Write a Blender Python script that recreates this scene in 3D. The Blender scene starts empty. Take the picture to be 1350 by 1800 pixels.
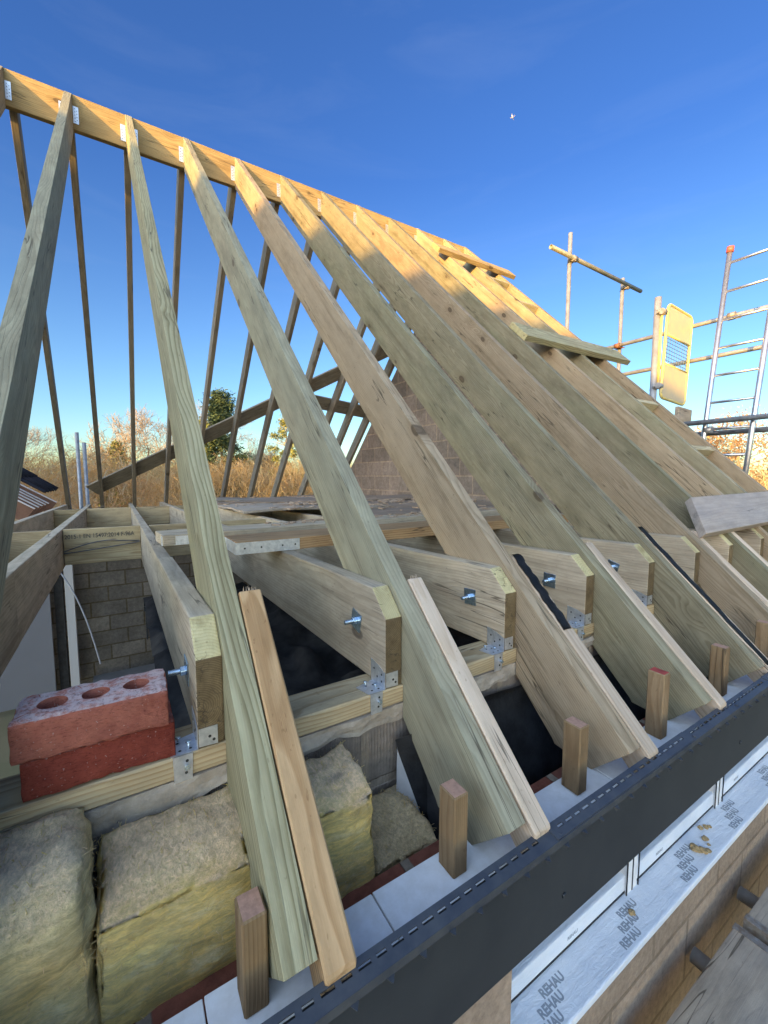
import bpy, bmesh, math, random
from mathutils import Vector, Matrix, noise
R_ = math.radians
random.seed(7)
sc = bpy.context.scene
COL = sc.collection

# ------------------------------------------------------------------ camera
cam_d = bpy.data.cameras.new("camera")
cam = bpy.data.objects.new("camera", cam_d); COL.objects.link(cam)
cam_d.sensor_fit = 'HORIZONTAL'; cam_d.sensor_width = 36.0
cam_d.lens = 36.0 * 730.42 / 1350.0
cam_d.clip_start = 0.02; cam_d.clip_end = 20000
cam.location = (0, 0, 0)
cam.rotation_euler = (math.pi / 2 - 0.08658, 0, -0.55811)
sc.camera = cam

# ------------------------------------------------------------------ light
SUN = Vector((-2.1, -1.0, 0.28)).normalized()          # towards the sun
EL = math.asin(SUN.z); AZ = math.atan2(SUN.x, SUN.y)
w = bpy.data.worlds.new("World"); sc.world = w; w.use_nodes = True
nt = w.node_tree; nt.nodes.clear()
sky = nt.nodes.new('ShaderNodeTexSky'); sky.sky_type = 'NISHITA'
sky.sun_disc = False; sky.sun_elevation = EL; sky.sun_rotation = AZ
sky.altitude = 0; sky.air_density = 1.0; sky.dust_density = 0.3; sky.ozone_density = 1.0
bg = nt.nodes.new('ShaderNodeBackground'); bg.inputs[1].default_value = 0.15
wo = nt.nodes.new('ShaderNodeOutputWorld')
# clear winter sky: deep blue overhead and away from the sun, paler at the horizon, sun-side glow added to lift the shaded parts
def _n(typ): return nt.nodes.new(typ)
tcw = _n('ShaderNodeTexCoord'); spw = _n('ShaderNodeSeparateXYZ'); nt.links.new(tcw.outputs['Generated'], spw.inputs[0])
mr = _n('ShaderNodeMapRange'); mr.inputs[1].default_value = .02; mr.inputs[2].default_value = .55; nt.links.new(spw.outputs[2], mr.inputs[0])
mixh = _n('ShaderNodeMix'); mixh.data_type = 'RGBA'; nt.links.new(mr.outputs[0], mixh.inputs[0])
mixh.inputs[6].default_value = (.50, .72, 1.02, 1); mixh.inputs[7].default_value = (.225, .43, .92, 1)
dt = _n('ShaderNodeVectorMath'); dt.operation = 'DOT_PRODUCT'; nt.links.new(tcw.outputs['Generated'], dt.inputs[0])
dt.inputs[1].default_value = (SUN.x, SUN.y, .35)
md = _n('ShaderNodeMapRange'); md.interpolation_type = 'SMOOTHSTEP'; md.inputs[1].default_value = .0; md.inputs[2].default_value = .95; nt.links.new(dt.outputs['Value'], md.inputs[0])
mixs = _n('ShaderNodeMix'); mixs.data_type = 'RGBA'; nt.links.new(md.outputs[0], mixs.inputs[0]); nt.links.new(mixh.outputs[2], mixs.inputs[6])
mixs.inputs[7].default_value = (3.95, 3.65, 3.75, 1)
mul = _n('ShaderNodeMix'); mul.data_type = 'RGBA'; mul.blend_type = 'MULTIPLY'; mul.inputs[0].default_value = 1
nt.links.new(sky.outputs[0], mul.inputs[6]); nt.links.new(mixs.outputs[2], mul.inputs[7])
cm = _n('ShaderNodeVectorMath'); cm.operation = 'MULTIPLY'; nt.links.new(tcw.outputs['Generated'], cm.inputs[0]); cm.inputs[1].default_value = (1.6, 1.6, 9.)
cn = _n('ShaderNodeTexNoise'); cn.inputs['Scale'].default_value = 1.7; cn.inputs['Detail'].default_value = 6; cn.inputs['Roughness'].default_value = .6; cn.inputs['Distortion'].default_value = .8; nt.links.new(cm.outputs[0], cn.inputs['Vector'])
cr_ = _n('ShaderNodeMapRange'); cr_.inputs[1].default_value = .5; cr_.inputs[2].default_value = .82; cr_.inputs[4].default_value = .035; nt.links.new(cn.outputs['Fac'], cr_.inputs[0])
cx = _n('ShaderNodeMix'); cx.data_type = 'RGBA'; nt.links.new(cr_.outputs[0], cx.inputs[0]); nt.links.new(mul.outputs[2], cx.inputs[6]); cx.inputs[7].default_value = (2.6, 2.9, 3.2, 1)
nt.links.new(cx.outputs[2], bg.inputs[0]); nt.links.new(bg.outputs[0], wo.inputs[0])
sl = bpy.data.lights.new("sun", 'SUN'); sl.energy = 4.9; sl.angle = R_(0.5); sl.color = (1.0, 0.58, 0.13)
so = bpy.data.objects.new("sun", sl); COL.objects.link(so)
so.rotation_euler = SUN.to_track_quat('Z', 'Y').to_euler()
so.location = SUN * 30
sc.view_settings.view_transform = 'Standard'; sc.view_settings.look = 'None'
sc.view_settings.gamma = 1; sc.view_settings.exposure = 1.38
try:
    sc.cycles.max_bounces = 8; sc.cycles.diffuse_bounces = 4; sc.cycles.use_denoising = True
except Exception: pass

# ------------------------------------------------------------------ helpers
def link(o, parent=None):
    COL.objects.link(o)
    if parent is not None: o.parent = parent
    return o
def tag(o, label=None, cat=None, group=None, kind=None):
    if label: o['label'] = label
    if cat: o['category'] = cat
    if group: o['group'] = group
    if kind: o['kind'] = kind
    return o
def empty(name, loc=(0, 0, 0)):
    o = bpy.data.objects.new(name, None); o.location = loc; o.empty_display_size = .05
    return link(o)
def mesh_obj(name, bm, mats, parent=None, mw=None, smooth=False, recalc=True):
    if recalc: bmesh.ops.recalc_face_normals(bm, faces=bm.faces)
    me = bpy.data.meshes.new(name); bm.to_mesh(me); bm.free()
    if not isinstance(mats, (list, tuple)): mats = [mats]
    for m in mats: me.materials.append(m)
    if smooth:
        for p in me.polygons: p.use_smooth = True
    o = bpy.data.objects.new(name, me); link(o)
    if mw is not None: o.matrix_world = mw
    if parent is not None:
        o.parent = parent
        o.matrix_parent_inverse = Matrix.Translation(-Vector(parent.location))
    return o
def pydata(name, vs, fs, mats, parent=None, smooth=False):
    me = bpy.data.meshes.new(name); me.from_pydata(vs, [], fs); me.update()
    if not isinstance(mats, (list, tuple)): mats = [mats]
    for m in mats: me.materials.append(m)
    if smooth:
        for p in me.polygons: p.use_smooth = True
    o = bpy.data.objects.new(name, me); link(o)
    if parent is not None:
        o.parent = parent; o.matrix_parent_inverse = Matrix.Translation(-Vector(parent.location))
    return o
def frame(O, e1, e3):
    e1 = Vector(e1).normalized(); e3 = Vector(e3); e3 = (e3 - e3.dot(e1) * e1).normalized()
    e2 = e3.cross(e1)
    m = Matrix(((e1.x, e2.x, e3.x, O[0]), (e1.y, e2.y, e3.y, O[1]), (e1.z, e2.z, e3.z, O[2]), (0, 0, 0, 1)))
    return m
def add_prism(bm, poly, y0, y1, M=None, mi=None):
    """polygon (x,z) extruded along local y; mi: material per polygon side, then the two caps"""
    M = M or Matrix.Identity(4)
    a = [bm.verts.new(M @ Vector((p[0], y0, p[1]))) for p in poly]
    b = [bm.verts.new(M @ Vector((p[0], y1, p[1]))) for p in poly]
    n = len(poly)
    fs = []
    fs.append(bm.faces.new(a)); fs.append(bm.faces.new(b[::-1]))
    for i in range(n):
        f = bm.faces.new((a[i], b[i], b[(i + 1) % n], a[(i + 1) % n]))
        if mi: f.material_index = mi[i]
        fs.append(f)
    return fs
def add_box(bm, c, s, M=None, mi=0):
    M = M or Matrix.Identity(4)
    x, y, z = s[0] / 2, s[1] / 2, s[2] / 2
    v = [bm.verts.new(M @ Vector((c[0] + i * x, c[1] + j * y, c[2] + k * z))) for i in (-1, 1) for j in (-1, 1) for k in (-1, 1)]
    for q in ((0, 1, 3, 2), (4, 6, 7, 5), (0, 4, 5, 1), (2, 3, 7, 6), (0, 2, 6, 4), (1, 5, 7, 3)):
        f = bm.faces.new([v[i] for i in q]); f.material_index = mi
def add_cyl(bm, a, b, r, n=12, r2=None, cap=True, mi=0):
    a = Vector(a); b = Vector(b); d = (b - a).normalized()
    u = d.orthogonal().normalized(); v = d.cross(u); r2 = r if r2 is None else r2
    A = [bm.verts.new(a + r * (math.cos(t) * u + math.sin(t) * v)) for t in [2 * math.pi * i / n for i in range(n)]]
    B = [bm.verts.new(b + r2 * (math.cos(t) * u + math.sin(t) * v)) for t in [2 * math.pi * i / n for i in range(n)]]
    for i in range(n):
        f = bm.faces.new((A[i], A[(i + 1) % n], B[(i + 1) % n], B[i])); f.smooth = n > 6; f.material_index = mi
    if cap:
        f = bm.faces.new(A[::-1]); f.material_index = mi
        f = bm.faces.new(B); f.material_index = mi
def add_pipe(bm, a, b, r, t=.004, n=16):
    """open-ended tube with wall thickness"""
    a = Vector(a); b = Vector(b); d = (b - a).normalized()
    u = d.orthogonal().normalized(); v = d.cross(u)
    rings = []
    for p, rr in ((a, r), (b, r), (b, r - t), (a, r - t)):
        rings.append([bm.verts.new(p + rr * (math.cos(2 * math.pi * i / n) * u + math.sin(2 * math.pi * i / n) * v)) for i in range(n)])
    for k in range(4):
        A = rings[k]; B = rings[(k + 1) % 4]
        for i in range(n):
            f = bm.faces.new((A[i], A[(i + 1) % n], B[(i + 1) % n], B[i])); f.smooth = k in (0, 2)
def add_tube(bm, pts, r, n=6):
    pts = [Vector(p) for p in pts]
    rings = []
    for i, p in enumerate(pts):
        d = (pts[min(i + 1, len(pts) - 1)] - pts[max(i - 1, 0)]).normalized()
        u = d.cross(Vector((0.13, 0.2, 1))).normalized(); v = d.cross(u)
        rings.append([bm.verts.new(p + r * (math.cos(2 * math.pi * k / n) * u + math.sin(2 * math.pi * k / n) * v)) for k in range(n)])
    for A, B in zip(rings, rings[1:]):
        for k in range(n):
            f = bm.faces.new((A[k], A[(k + 1) % n], B[(k + 1) % n], B[k])); f.smooth = True
def bevel(bm, w=.003, seg=1):
    bmesh.ops.recalc_face_normals(bm, faces=bm.faces)
    bmesh.ops.bevel(bm, geom=[e for e in bm.edges], offset=w, segments=seg, profile=.6, affect='EDGES', clamp_overlap=True, material=-1)
def roughen(bm, amp, scale, seed=0., cuts=0):
    if cuts: bmesh.ops.subdivide_edges(bm, edges=bm.edges[:], cuts=cuts, use_grid_fill=True)
    bm.normal_update()
    for v in bm.verts:
        p = v.co * scale + Vector((seed, seed * .7, -seed))
        v.co += v.normal * (noise.fractal(p, 1.0, 2.0, 4) * amp)
ORD = ['first', 'second', 'third', 'fourth', 'fifth', 'sixth', 'seventh', 'eighth', 'ninth', 'tenth', 'eleventh', 'twelfth', 'thirteenth']

# ------------------------------------------------------------------ materials
def newmat(name):
    m = bpy.data.materials.new(name); m.use_nodes = True
    t = m.node_tree; b = t.nodes['Principled BSDF']
    return m, t, b
def N(t, typ, **kw):
    n = t.nodes.new(typ)
    for k, v in kw.items():
        if isinstance(k, str) and hasattr(n, k): setattr(n, k, v)
    return n
def math_(t, op, a, b=None, c=None):
    n = t.nodes.new('ShaderNodeMath'); n.operation = op
    for i, x in enumerate((a, b, c)):
        if x is None: continue
        if isinstance(x, (int, float)): n.inputs[i].default_value = x
        else: t.links.new(x, n.inputs[i])
    return n.outputs[0]
def vmath(t, op, a, b=None):
    n = t.nodes.new('ShaderNodeVectorMath'); n.operation = op
    for i, x in enumerate((a, b)):
        if x is None: continue
        if isinstance(x, (tuple, list)): n.inputs[i].default_value = x
        else: t.links.new(x, n.inputs[i])
    return n
def ramp(t, fac, stops, interp='LINEAR'):
    n = t.nodes.new('ShaderNodeValToRGB'); cr = n.color_ramp; cr.interpolation = interp
    while len(cr.elements) > 1: cr.elements.remove(cr.elements[-1])
    cr.elements[0].position = stops[0][0]
    def c4(c): return (c, c, c, 1) if isinstance(c, (int, float)) else (*c, 1)
    cr.elements[0].color = c4(stops[0][1])
    for p, c in stops[1:]:
        e = cr.elements.new(p); e.color = c4(c)
    t.links.new(fac, n.inputs[0]); return n.outputs[0]
def mixc(t, fac, a, b, mode='MIX'):
    n = t.nodes.new('ShaderNodeMix'); n.data_type = 'RGBA'; n.blend_type = mode
    for sock, x in ((n.inputs[0], fac), (n.inputs[6], a), (n.inputs[7], b)):
        if isinstance(x, (int, float)): sock.default_value = x
        elif isinstance(x, (tuple, list)): sock.default_value = (*x[:3], 1)
        else: t.links.new(x, sock)
    return n.outputs[2]
def noise_(t, vec, scale, detail=4, rough=.55, dist=0):
    n = t.nodes.new('ShaderNodeTexNoise'); n.inputs['Scale'].default_value = scale
    n.inputs['Detail'].default_value = detail; n.inputs['Roughness'].default_value = rough
    n.inputs['Distortion'].default_value = dist
    t.links.new(vec, n.inputs['Vector']); return n.outputs['Fac']
def bump(t, b, h, strength=.3, dist=.002):
    n = t.nodes.new('ShaderNodeBump'); n.inputs['Strength'].default_value = strength; n.inputs['Distance'].default_value = dist
    t.links.new(h, n.inputs['Height']); t.links.new(n.outputs[0], b.inputs['Normal'])

def wood(name, light, dark, tint, ringw=.006, contrast=.8, tintamt=.5, knots=.5, rough=.75, grey=0., blotch=.25, pith=.045, wear=.55):
    m, t, b = newmat(name)
    L = t.links
    tc = N(t, 'ShaderNodeTexCoord'); oi = N(t, 'ShaderNodeObjectInfo')
    rnd = oi.outputs['Random']
    comb = N(t, 'ShaderNodeCombineXYZ')
    L.new(math_(t, 'MULTIPLY', rnd, 57.3), comb.inputs[0])
    r2 = math_(t, 'FRACT', math_(t, 'MULTIPLY', rnd, 91.7)); r3 = math_(t, 'FRACT', math_(t, 'MULTIPLY', rnd, 353.3))
    L.new(math_(t, 'MULTIPLY_ADD', r2, .09, -.035), comb.inputs[1])
    L.new(math_(t, 'MULTIPLY_ADD', r3, .16, pith), comb.inputs[2])
    P = vmath(t, 'ADD', tc.outputs['Object'], comb.outputs[0]).outputs[0]
    # slow wander of the pith along the length
    s1 = vmath(t, 'MULTIPLY', P, (1.1, 4.0, 4.0)).outputs[0]
    nz = N(t, 'ShaderNodeTexNoise'); nz.inputs['Scale'].default_value = 1.3; nz.inputs['Detail'].default_value = 2
    L.new(s1, nz.inputs['Vector'])
    wob = vmath(t, 'MULTIPLY', vmath(t, 'SUBTRACT', nz.outputs['Color'], (.5, .5, .5)).outputs[0], (0, .075, .075)).outputs[0]
    # knots: few cells along the length
    kv = N(t, 'ShaderNodeTexVoronoi'); kv.inputs['Scale'].default_value = 1.0; kv.inputs['Randomness'].default_value = 1.0
    ks = vmath(t, 'MULTIPLY', P, (4.2, 2.2, 8.0)).outputs[0]
    L.new(ks, kv.inputs['Vector'])
    kd = kv.outputs['Distance']
    kcol = N(t, 'ShaderNodeSeparateColor'); L.new(kv.outputs['Color'], kcol.inputs[0])
    has = math_(t, 'LESS_THAN', kcol.outputs[0], knots * .42)
    kinf = math_(t, 'MULTIPLY', ramp(t, kd, [(0, 1.), (.16, .55), (.42, 0.)], 'EASE'), has)
    kcore = math_(t, 'MULTIPLY', ramp(t, kd, [(0, .75), (.06, .8), (.09, 1.), (.12, .9), (.15, 0.)]), has)
    sep = N(t, 'ShaderNodeSeparateXYZ'); L.new(vmath(t, 'ADD', P, wob).outputs[0], sep.inputs[0])
    rad = math_(t, 'SQRT', math_(t, 'ADD', math_(t, 'POWER', sep.outputs[1], 2.), math_(t, 'POWER', sep.outputs[2], 2.)))
    rad = math_(t, 'ADD', rad, math_(t, 'MULTIPLY', kinf, .026))
    jit = noise_(t, vmath(t, 'MULTIPLY', P, (2., 25., 25.)).outputs[0], 1.0, 2)
    rr = math_(t, 'ADD', math_(t, 'DIVIDE', rad, ringw), math_(t, 'MULTIPLY', jit, 1.2))
    fr = math_(t, 'FRACT', rr)
    ring = ramp(t, fr, [(0, 0.05), (.45, .28), (.78, .95), (.9, 1.), (1., 0.05)])
    fib = noise_(t, vmath(t, 'MULTIPLY', P, (6., 420., 420.)).outputs[0], 1.0, 3, .7)
    fib2 = noise_(t, vmath(t, 'MULTIPLY', P, (2.5, 60., 60.)).outputs[0], 1.0, 4, .65)
    big = noise_(t, vmath(t, 'MULTIPLY', P, (1.3, 6., 6.)).outputs[0], 1.0, 3, .6)
    midn = noise_(t, vmath(t, 'MULTIPLY', P, (7, 22., 22.)).outputs[0], 1.0, 5, .65)
    f = math_(t, 'ADD', math_(t, 'MULTIPLY', ring, contrast), math_(t, 'MULTIPLY', math_(t, 'SUBTRACT', fib2, .5), .55))
    f = math_(t, 'ADD', f, math_(t, 'MULTIPLY', math_(t, 'SUBTRACT', fib, .5), .5))
    col = mixc(t, ramp(t, f, [(0, 0.), (1., 1.)]), light, dark)
    tf = math_(t, 'MULTIPLY', ramp(t, math_(t, 'ADD', big, math_(t, 'MULTIPLY', math_(t, 'SUBTRACT', r2, .5), .5)), [(.35, 0.), (.68, 1.)]), tintamt)
    col = mixc(t, tf, col, tint, 'MULTIPLY')
    col = mixc(t, math_(t, 'MULTIPLY', ramp(t, midn, [(.38, 1.), (.62, 0.)]), blotch), col, (.45, .43, .40), 'MULTIPLY')
    val = ramp(t, r3, [(0, .74), (1., 1.05)])
    col = mixc(t, 1., col, val, 'MULTIPLY')
    # long dark streaks and grubby patches
    stk = noise_(t, vmath(t, 'MULTIPLY', P, (.9, 26., 26.)).outputs[0], 1.0, 4, .6)
    col = mixc(t, math_(t, 'MULTIPLY', ramp(t, stk, [(.54, 0.), (.70, 1.)]), wear), col, (.50, .45, .38), 'MULTIPLY')
    pat = noise_(t, vmath(t, 'MULTIPLY', P, (2.2, 9., 9.)).outputs[0], 1.0, 7, .72)
    col = mixc(t, math_(t, 'MULTIPLY', ramp(t, pat, [(.52, 0.), (.66, 1.)]), wear), col, (.58, .57, .55), 'MULTIPLY')
    spk = noise_(t, vmath(t, 'MULTIPLY', P, (60., 140., 140.)).outputs[0], 1.0, 2, .5)
    col = mixc(t, math_(t, 'MULTIPLY', ramp(t, spk, [(.68, 0.), (.74, 1.)]), wear * .8), col, (.42, .36, .3), 'MULTIPLY')
    col = mixc(t, math_(t, 'MULTIPLY', kinf, .45), col, (.42, .32, .20), 'MULTIPLY')
    col = mixc(t, math_(t, 'MULTIPLY', kcore, .8), col, (.075, .05, .03))
    if grey: col = mixc(t, math_(t, 'MULTIPLY', ramp(t, big, [(.3, .3), (.7, 1.)]), grey), col, (.33, .32, .31))
    L.new(col, b.inputs['Base Color'])
    b.inputs['Roughness'].default_value = rough
    b.inputs['Specular IOR Level'].default_value = .25
    # drying splits
    spl = noise_(t, vmath(t, 'MULTIPLY', P, (1.6, 34., 34.)).outputs[0], 1.0, 2, .5)
    line = ramp(t, math_(t, 'ABSOLUTE', math_(t, 'SUBTRACT', spl, .5)), [(0, 1.), (.006, .9), (.014, 0.)])
    gate_ = ramp(t, noise_(t, vmath(t, 'MULTIPLY', P, (1.9, 7., 7.)).outputs[0], 1.0, 2, .5), [(.54, 0.), (.60, 1.)])
    crack = math_(t, 'MULTIPLY', line, gate_)
    col = mixc(t, math_(t, 'MULTIPLY', crack, .75), col, (.05, .038, .025))
    L.new(col, b.inputs['Base Color'])
    h = math_(t, 'ADD', math_(t, 'MULTIPLY', crack, -2.5), math_(t, 'MULTIPLY', ring, .5)); h = math_(t, 'ADD', h, math_(t, 'ADD', math_(t, 'MULTIPLY', fib, .8), math_(t, 'MULTIPLY', midn, .8)))
    bump(t, b, h, .35, .0022)
    return m
# treated softwood in a few kinds
W_RAFT = wood('treated_green_timber', (.60, .515, .335), (.285, .225, .115), (.84, .93, .82), .0085, .75, .6, .6)
W_RAFT_FINE = wood('treated_grey_timber', (.455, .40, .275), (.30, .25, .155), (.84, .93, .86), .0058, .6, .6, .6, .75, .12, .4, .06)
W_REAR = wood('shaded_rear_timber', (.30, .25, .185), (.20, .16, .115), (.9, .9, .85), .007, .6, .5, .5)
W_RAFT_DARK = wood('treated_olive_timber', (.36, .315, .205), (.21, .17, .10), (.82, .94, .86), .0062, .65, .7, .7, .75, 0, .35, .05)
W_RAFT_WARM = wood('treated_warm_timber', (.44, .345, .23), (.275, .20, .12), (.92, .88, .83), .0065, .6, .5, .65)
W_JOIST = wood('weathered_joist_timber', (.64, .52, .36), (.42, .33, .215), (.82, .80, .77), .010, .50, .7, .35, .85, .15, .4)
W_CUT = wood('fresh_cut_end_grain', (.62, .54, .30), (.45, .37, .17), (.9, .9, .8), .005, .5, .3, 0., .9, 0, .3)
W_ENDDARK = wood('dark_weathered_end_grain', (.22, .16, .085), (.11, .075, .035), (.8, .75, .7), .004, .7, .4, 0., .9, 0, .5)
W_FIR = wood('orange_fir_batten', (.54, .35, .18), (.33, .18, .075), (.95, .88, .8), .010, .7, .3, .35, .8, 0, .25)
W_PALE = wood('pale_fresh_pine', (.60, .48, .36), (.44, .31, .20), (.95, .92, .9), .011, .45, .3, .4, .8, 0, .12)
W_PLATE = wood('wall_plate_pine', (.58, .46, .28), (.36, .235, .11), (.85, .9, .8), .008, .7, .3, .3, .8, 0, .3)
W_RIDGE = wood('ridge_board_timber', (.54, .40, .19), (.33, .21, .095), (.9, .85, .75), .010, .55, .4, .5, .8, 0, .3)
W_POST = wood('brown_treated_stub', (.33, .225, .125), (.21, .125, .06), (.95, .92, .85), .006, .6, .7, .2, .85, 0, .35)
W_GREY = wood('grey_scaffold_plank', (.52, .40, .27), (.36, .27, .18), (.8, .8, .8), .010, .45, .6, .3, .9, .45, .5)
W_OLD = wood('old_brown_board', (.42, .29, .18), (.25, .165, .10), (.8, .75, .7), .007, .5, .6, .3, .95, .35, .6)
W_BLUEISH = wood('wet_weathered_plank', (.54, .42, .31), (.35, .265, .19), (.8, .78, .80), .012, .4, .5, .2, .5, .3, .4)

def plain(name, col, rough=.6, metal=0., var=.0, scale=20., bmp=0., col2=None, spec=.5, bscale=None, bdist=.002):
    m, t, b = newmat(name)
    tc = N(t, 'ShaderNodeTexCoord')
    n = noise_(t, tc.outputs['Object'], scale, 6, .65)
    c2 = col2 or tuple(max(0, c * (1 - var)) for c in col)
    c = mixc(t, ramp(t, n, [(.35, 0.), (.65, 1.)]), col, c2)
    t.links.new(c, b.inputs['Base Color'])
    b.inputs['Roughness'].default_value = rough; b.inputs['Metallic'].default_value = metal
    b.inputs['Specular IOR Level'].default_value = spec
    if bmp:
        nb = noise_(t, tc.outputs['Object'], bscale or scale * 3, 6, .7)
        bump(t, b, nb, bmp, bdist)
    return m
GALV = plain('galvanised_steel', (.80, .81, .83), .42, .85, .35, 60, .15, (.55, .57, .60))
ZINC = plain('bright_zinc', (.55, .68, .80), .25, .95, .3, 90, .1)
TUBE = plain('scaffold_tube_steel', (.42, .42, .42), .5, .5, .4, 14, .3, (.29, .28, .27))
TUBE_GREEN = plain('stained_scaffold_tube', (.20, .21, .15), .55, .5, .4, 14, .3, (.33, .31, .26))
ALU = plain('ladder_aluminium', (.60, .60, .62), .35, .85, .2, 20, .1)
RUST = plain('rusty_coupler', (.26, .20, .15), .6, .6, .5, 50, .3, (.38, .36, .33))
REDCAP = plain('red_plastic', (.55, .10, .06), .5)
YELLOW = plain('yellow_painted_steel', (.66, .52, .14), .5, 0, .3, 18, .2, (.52, .42, .20))
CREAM = plain('cream_gate_panel', (.56, .44, .25), .55, 0, .3, 9, .15, (.46, .38, .26))
MESHGREY = plain('mesh_wire', (.10, .16, .25), .5, .4)
ANTH = plain('anthracite_upvc', (.020, .023, .027), .38, 0, .3, 7, .04, (.030, .033, .036))
NAVY = plain('dark_navy_plastic', (.036, .040, .050), .45, 0, .4, 24, .15, (.065, .067, .07))
UPVC = plain('white_upvc', (.80, .80, .80), .34, 0, .05, 38, .03, (.70, .69, .67))
FILM = None
BLACKP = plain('black_membrane', (.010, .010, .011), .58, 0, .3, 16, .5, (.035, .036, .04), .4, 25, .01)
WHITEP = plain('white_membrane_back', (.72, .72, .74), .5, 0, .2, 12, .2)
GAP = plain('black_gasket', (.01, .01, .012), .6)
PLASTER = plain('plasterboard', (.19, .185, .19), .8, 0, .05, 2)
CABLE = plain('grey_cable', (.26, .26, .27), .5)
TILE = plain('dark_roof_tile', (.045, .036, .038), .95, 0, .4, 8, .2, None, .1)
REDWOOD = plain('reddish_stained_timber', (.22, .11, .065), .8, 0, .4, 6, .1)
WHITEEDGE = plain('pale_timber_edge', (.60, .56, .52), .8)
GLASSM, t_, b_ = newmat('window_glass'); b_.inputs['Base Color'].default_value = (.05, .06, .07, 1); b_.inputs['Roughness'].default_value = .04

def film_mat():
    m, t, b = newmat('protective_film')
    tc = N(t, 'ShaderNodeTexCoord')
    n = noise_(t, tc.outputs['Object'], 9, 5, .6)
    st = noise_(t, vmath(t, 'MULTIPLY', tc.outputs['Object'], (3., 60., 60.)).outputs[0], 1., 4, .6)
    col = mixc(t, ramp(t, n, [(.35, 0.), (.7, 1.)]), (.80, .83, .87), (.68, .73, .80))
    t.links.new(col, b.inputs['Base Color']); b.inputs['Roughness'].default_value = .28
    wr = noise_(t, vmath(t, 'MULTIPLY', tc.outputs['Object'], (22., 60., 60.)).outputs[0], 1., 5, .7, 1.5)
    bump(t, b, math_(t, 'ADD', math_(t, 'ADD', st, n), math_(t, 'MULTIPLY', wr, 1.4)), .6, .004)
    du = noise_(t, tc.outputs['Object'], 55, 6, .8)
    t.links.new(mixc(t, ramp(t, du, [(.58, 0.), (.78, .35)]), col, (.42, .38, .33)), b.inputs['Base Color'])
    return m
FILM = film_mat()
PRINT = plain('grey_print', (.30, .33, .37), .5)
STAMP = plain('black_stamp_ink', (.055, .05, .045), .8, 0, 0, 60, 0, (.16, .14, .10))

def brickmat(name, ax, bw, bh, mort, c1, c2, cm, msize=.012, nscale=22., bstr=.5, off=(0, 0), vstripe=0.):
    m, t, b = newmat(name)
    tc = N(t, 'ShaderNodeTexCoord'); sp = N(t, 'ShaderNodeSeparateXYZ'); t.links.new(tc.outputs['Object'], sp.inputs[0])
    cb = N(t, 'ShaderNodeCombineXYZ')
    t.links.new(math_(t, 'ADD', sp.outputs[ax], off[0]), cb.inputs[0]); t.links.new(math_(t, 'ADD', sp.outputs[2], off[1]), cb.inputs[1])
    ed = noise_(t, tc.outputs['Object'], 9, 4, .7)
    v = vmath(t, 'ADD', cb.outputs[0], vmath(t, 'MULTIPLY', vmath(t, 'SUBTRACT', ed, (.5, .5, .5)).outputs[0], (.012, .012, 0)).outputs[0]).outputs[0]
    br = N(t, 'ShaderNodeTexBrick'); br.inputs['Scale'].default_value = 1.
    br.inputs['Brick Width'].default_value = bw; br.inputs['Row Height'].default_value = bh
    br.inputs['Mortar Size'].default_value = msize; br.inputs['Mortar Smooth'].default_value = .3; br.inputs['Bias'].default_value = 0
    br.inputs['Color1'].default_value = (*c1, 1); br.inputs['Color2'].default_value = (*c2, 1); br.inputs['Mortar'].default_value = (*cm, 1)
    t.links.new(v, br.inputs['Vector'])
    n = noise_(t, tc.outputs['Object'], nscale, 8, .75); n2 = noise_(t, tc.outputs['Object'], 2.3, 4, .6)
    col = mixc(t, 1., br.outputs['Color'], ramp(t, n, [(.3, .62), (.7, 1.2)]), 'MULTIPLY')
    col = mixc(t, 1., col, ramp(t, n2, [(.3, .72), (.7, 1.15)]), 'MULTIPLY')
    h = math_(t, 'ADD', math_(t, 'MULTIPLY', br.outputs['Fac'], -.9), math_(t, 'MULTIPLY', n, .8))
    if vstripe:
        s = math_(t, 'SINE', math_(t, 'MULTIPLY', math_(t, 'ADD', sp.outputs[ax], math_(t, 'MULTIPLY', n, .004)), 2 * math.pi / .0042))
        h = math_(t, 'ADD', h, math_(t, 'MULTIPLY', s, vstripe))
        col = mixc(t, math_(t, 'MULTIPLY', ramp(t, s, [(.0, 1.), (.9, 0.)]), .35), col, (.6, .58, .55), 'MULTIPLY')
    t.links.new(col, b.inputs['Base Color']); b.inputs['Roughness'].default_value = .92; b.inputs['Specular IOR Level'].default_value = .15
    bump(t, b, h, bstr, .006)
    return m
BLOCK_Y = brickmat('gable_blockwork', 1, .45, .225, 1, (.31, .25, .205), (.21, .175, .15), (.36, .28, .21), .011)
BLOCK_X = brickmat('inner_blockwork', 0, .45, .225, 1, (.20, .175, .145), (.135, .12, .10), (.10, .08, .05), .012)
BLOCK_OUT = brickmat('outer_blockwork', 0, .45, .225, 1, (.36, .27, .20), (.30, .225, .165), (.24, .18, .13), .008, 40, .6, (-.04, .14))
KEYED = brickmat('keyed_block_leaf', 0, .45, .225, 1, (.37, .31, .26), (.31, .26, .22), (.40, .33, .26), .013, 30, .8, (.1, .03), .22)
REDB = brickmat('red_brickwork', 0, .225, .075, 1, (.24, .085, .055), (.17, .07, .05), (.26, .21, .16), .012, 28, .9)
MORTAR = plain('grey_mortar', (.42, .36, .29), .95, 0, .4, 18, .8, None, .1, 60, .006)
MORTAR_BR = plain('brown_mortar_rubble', (.28, .21, .14), .95, 0, .5, 14, 1., None, .1, 45, .01)
DEBRIS = plain('wood_debris', (.30, .20, .125), .95, 0, .5, 9, .4, (.42, .33, .25))
RUBBLE = plain('sandy_crumbs', (.42, .30, .15), .95, 0, .4, 60, .4)

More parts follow.
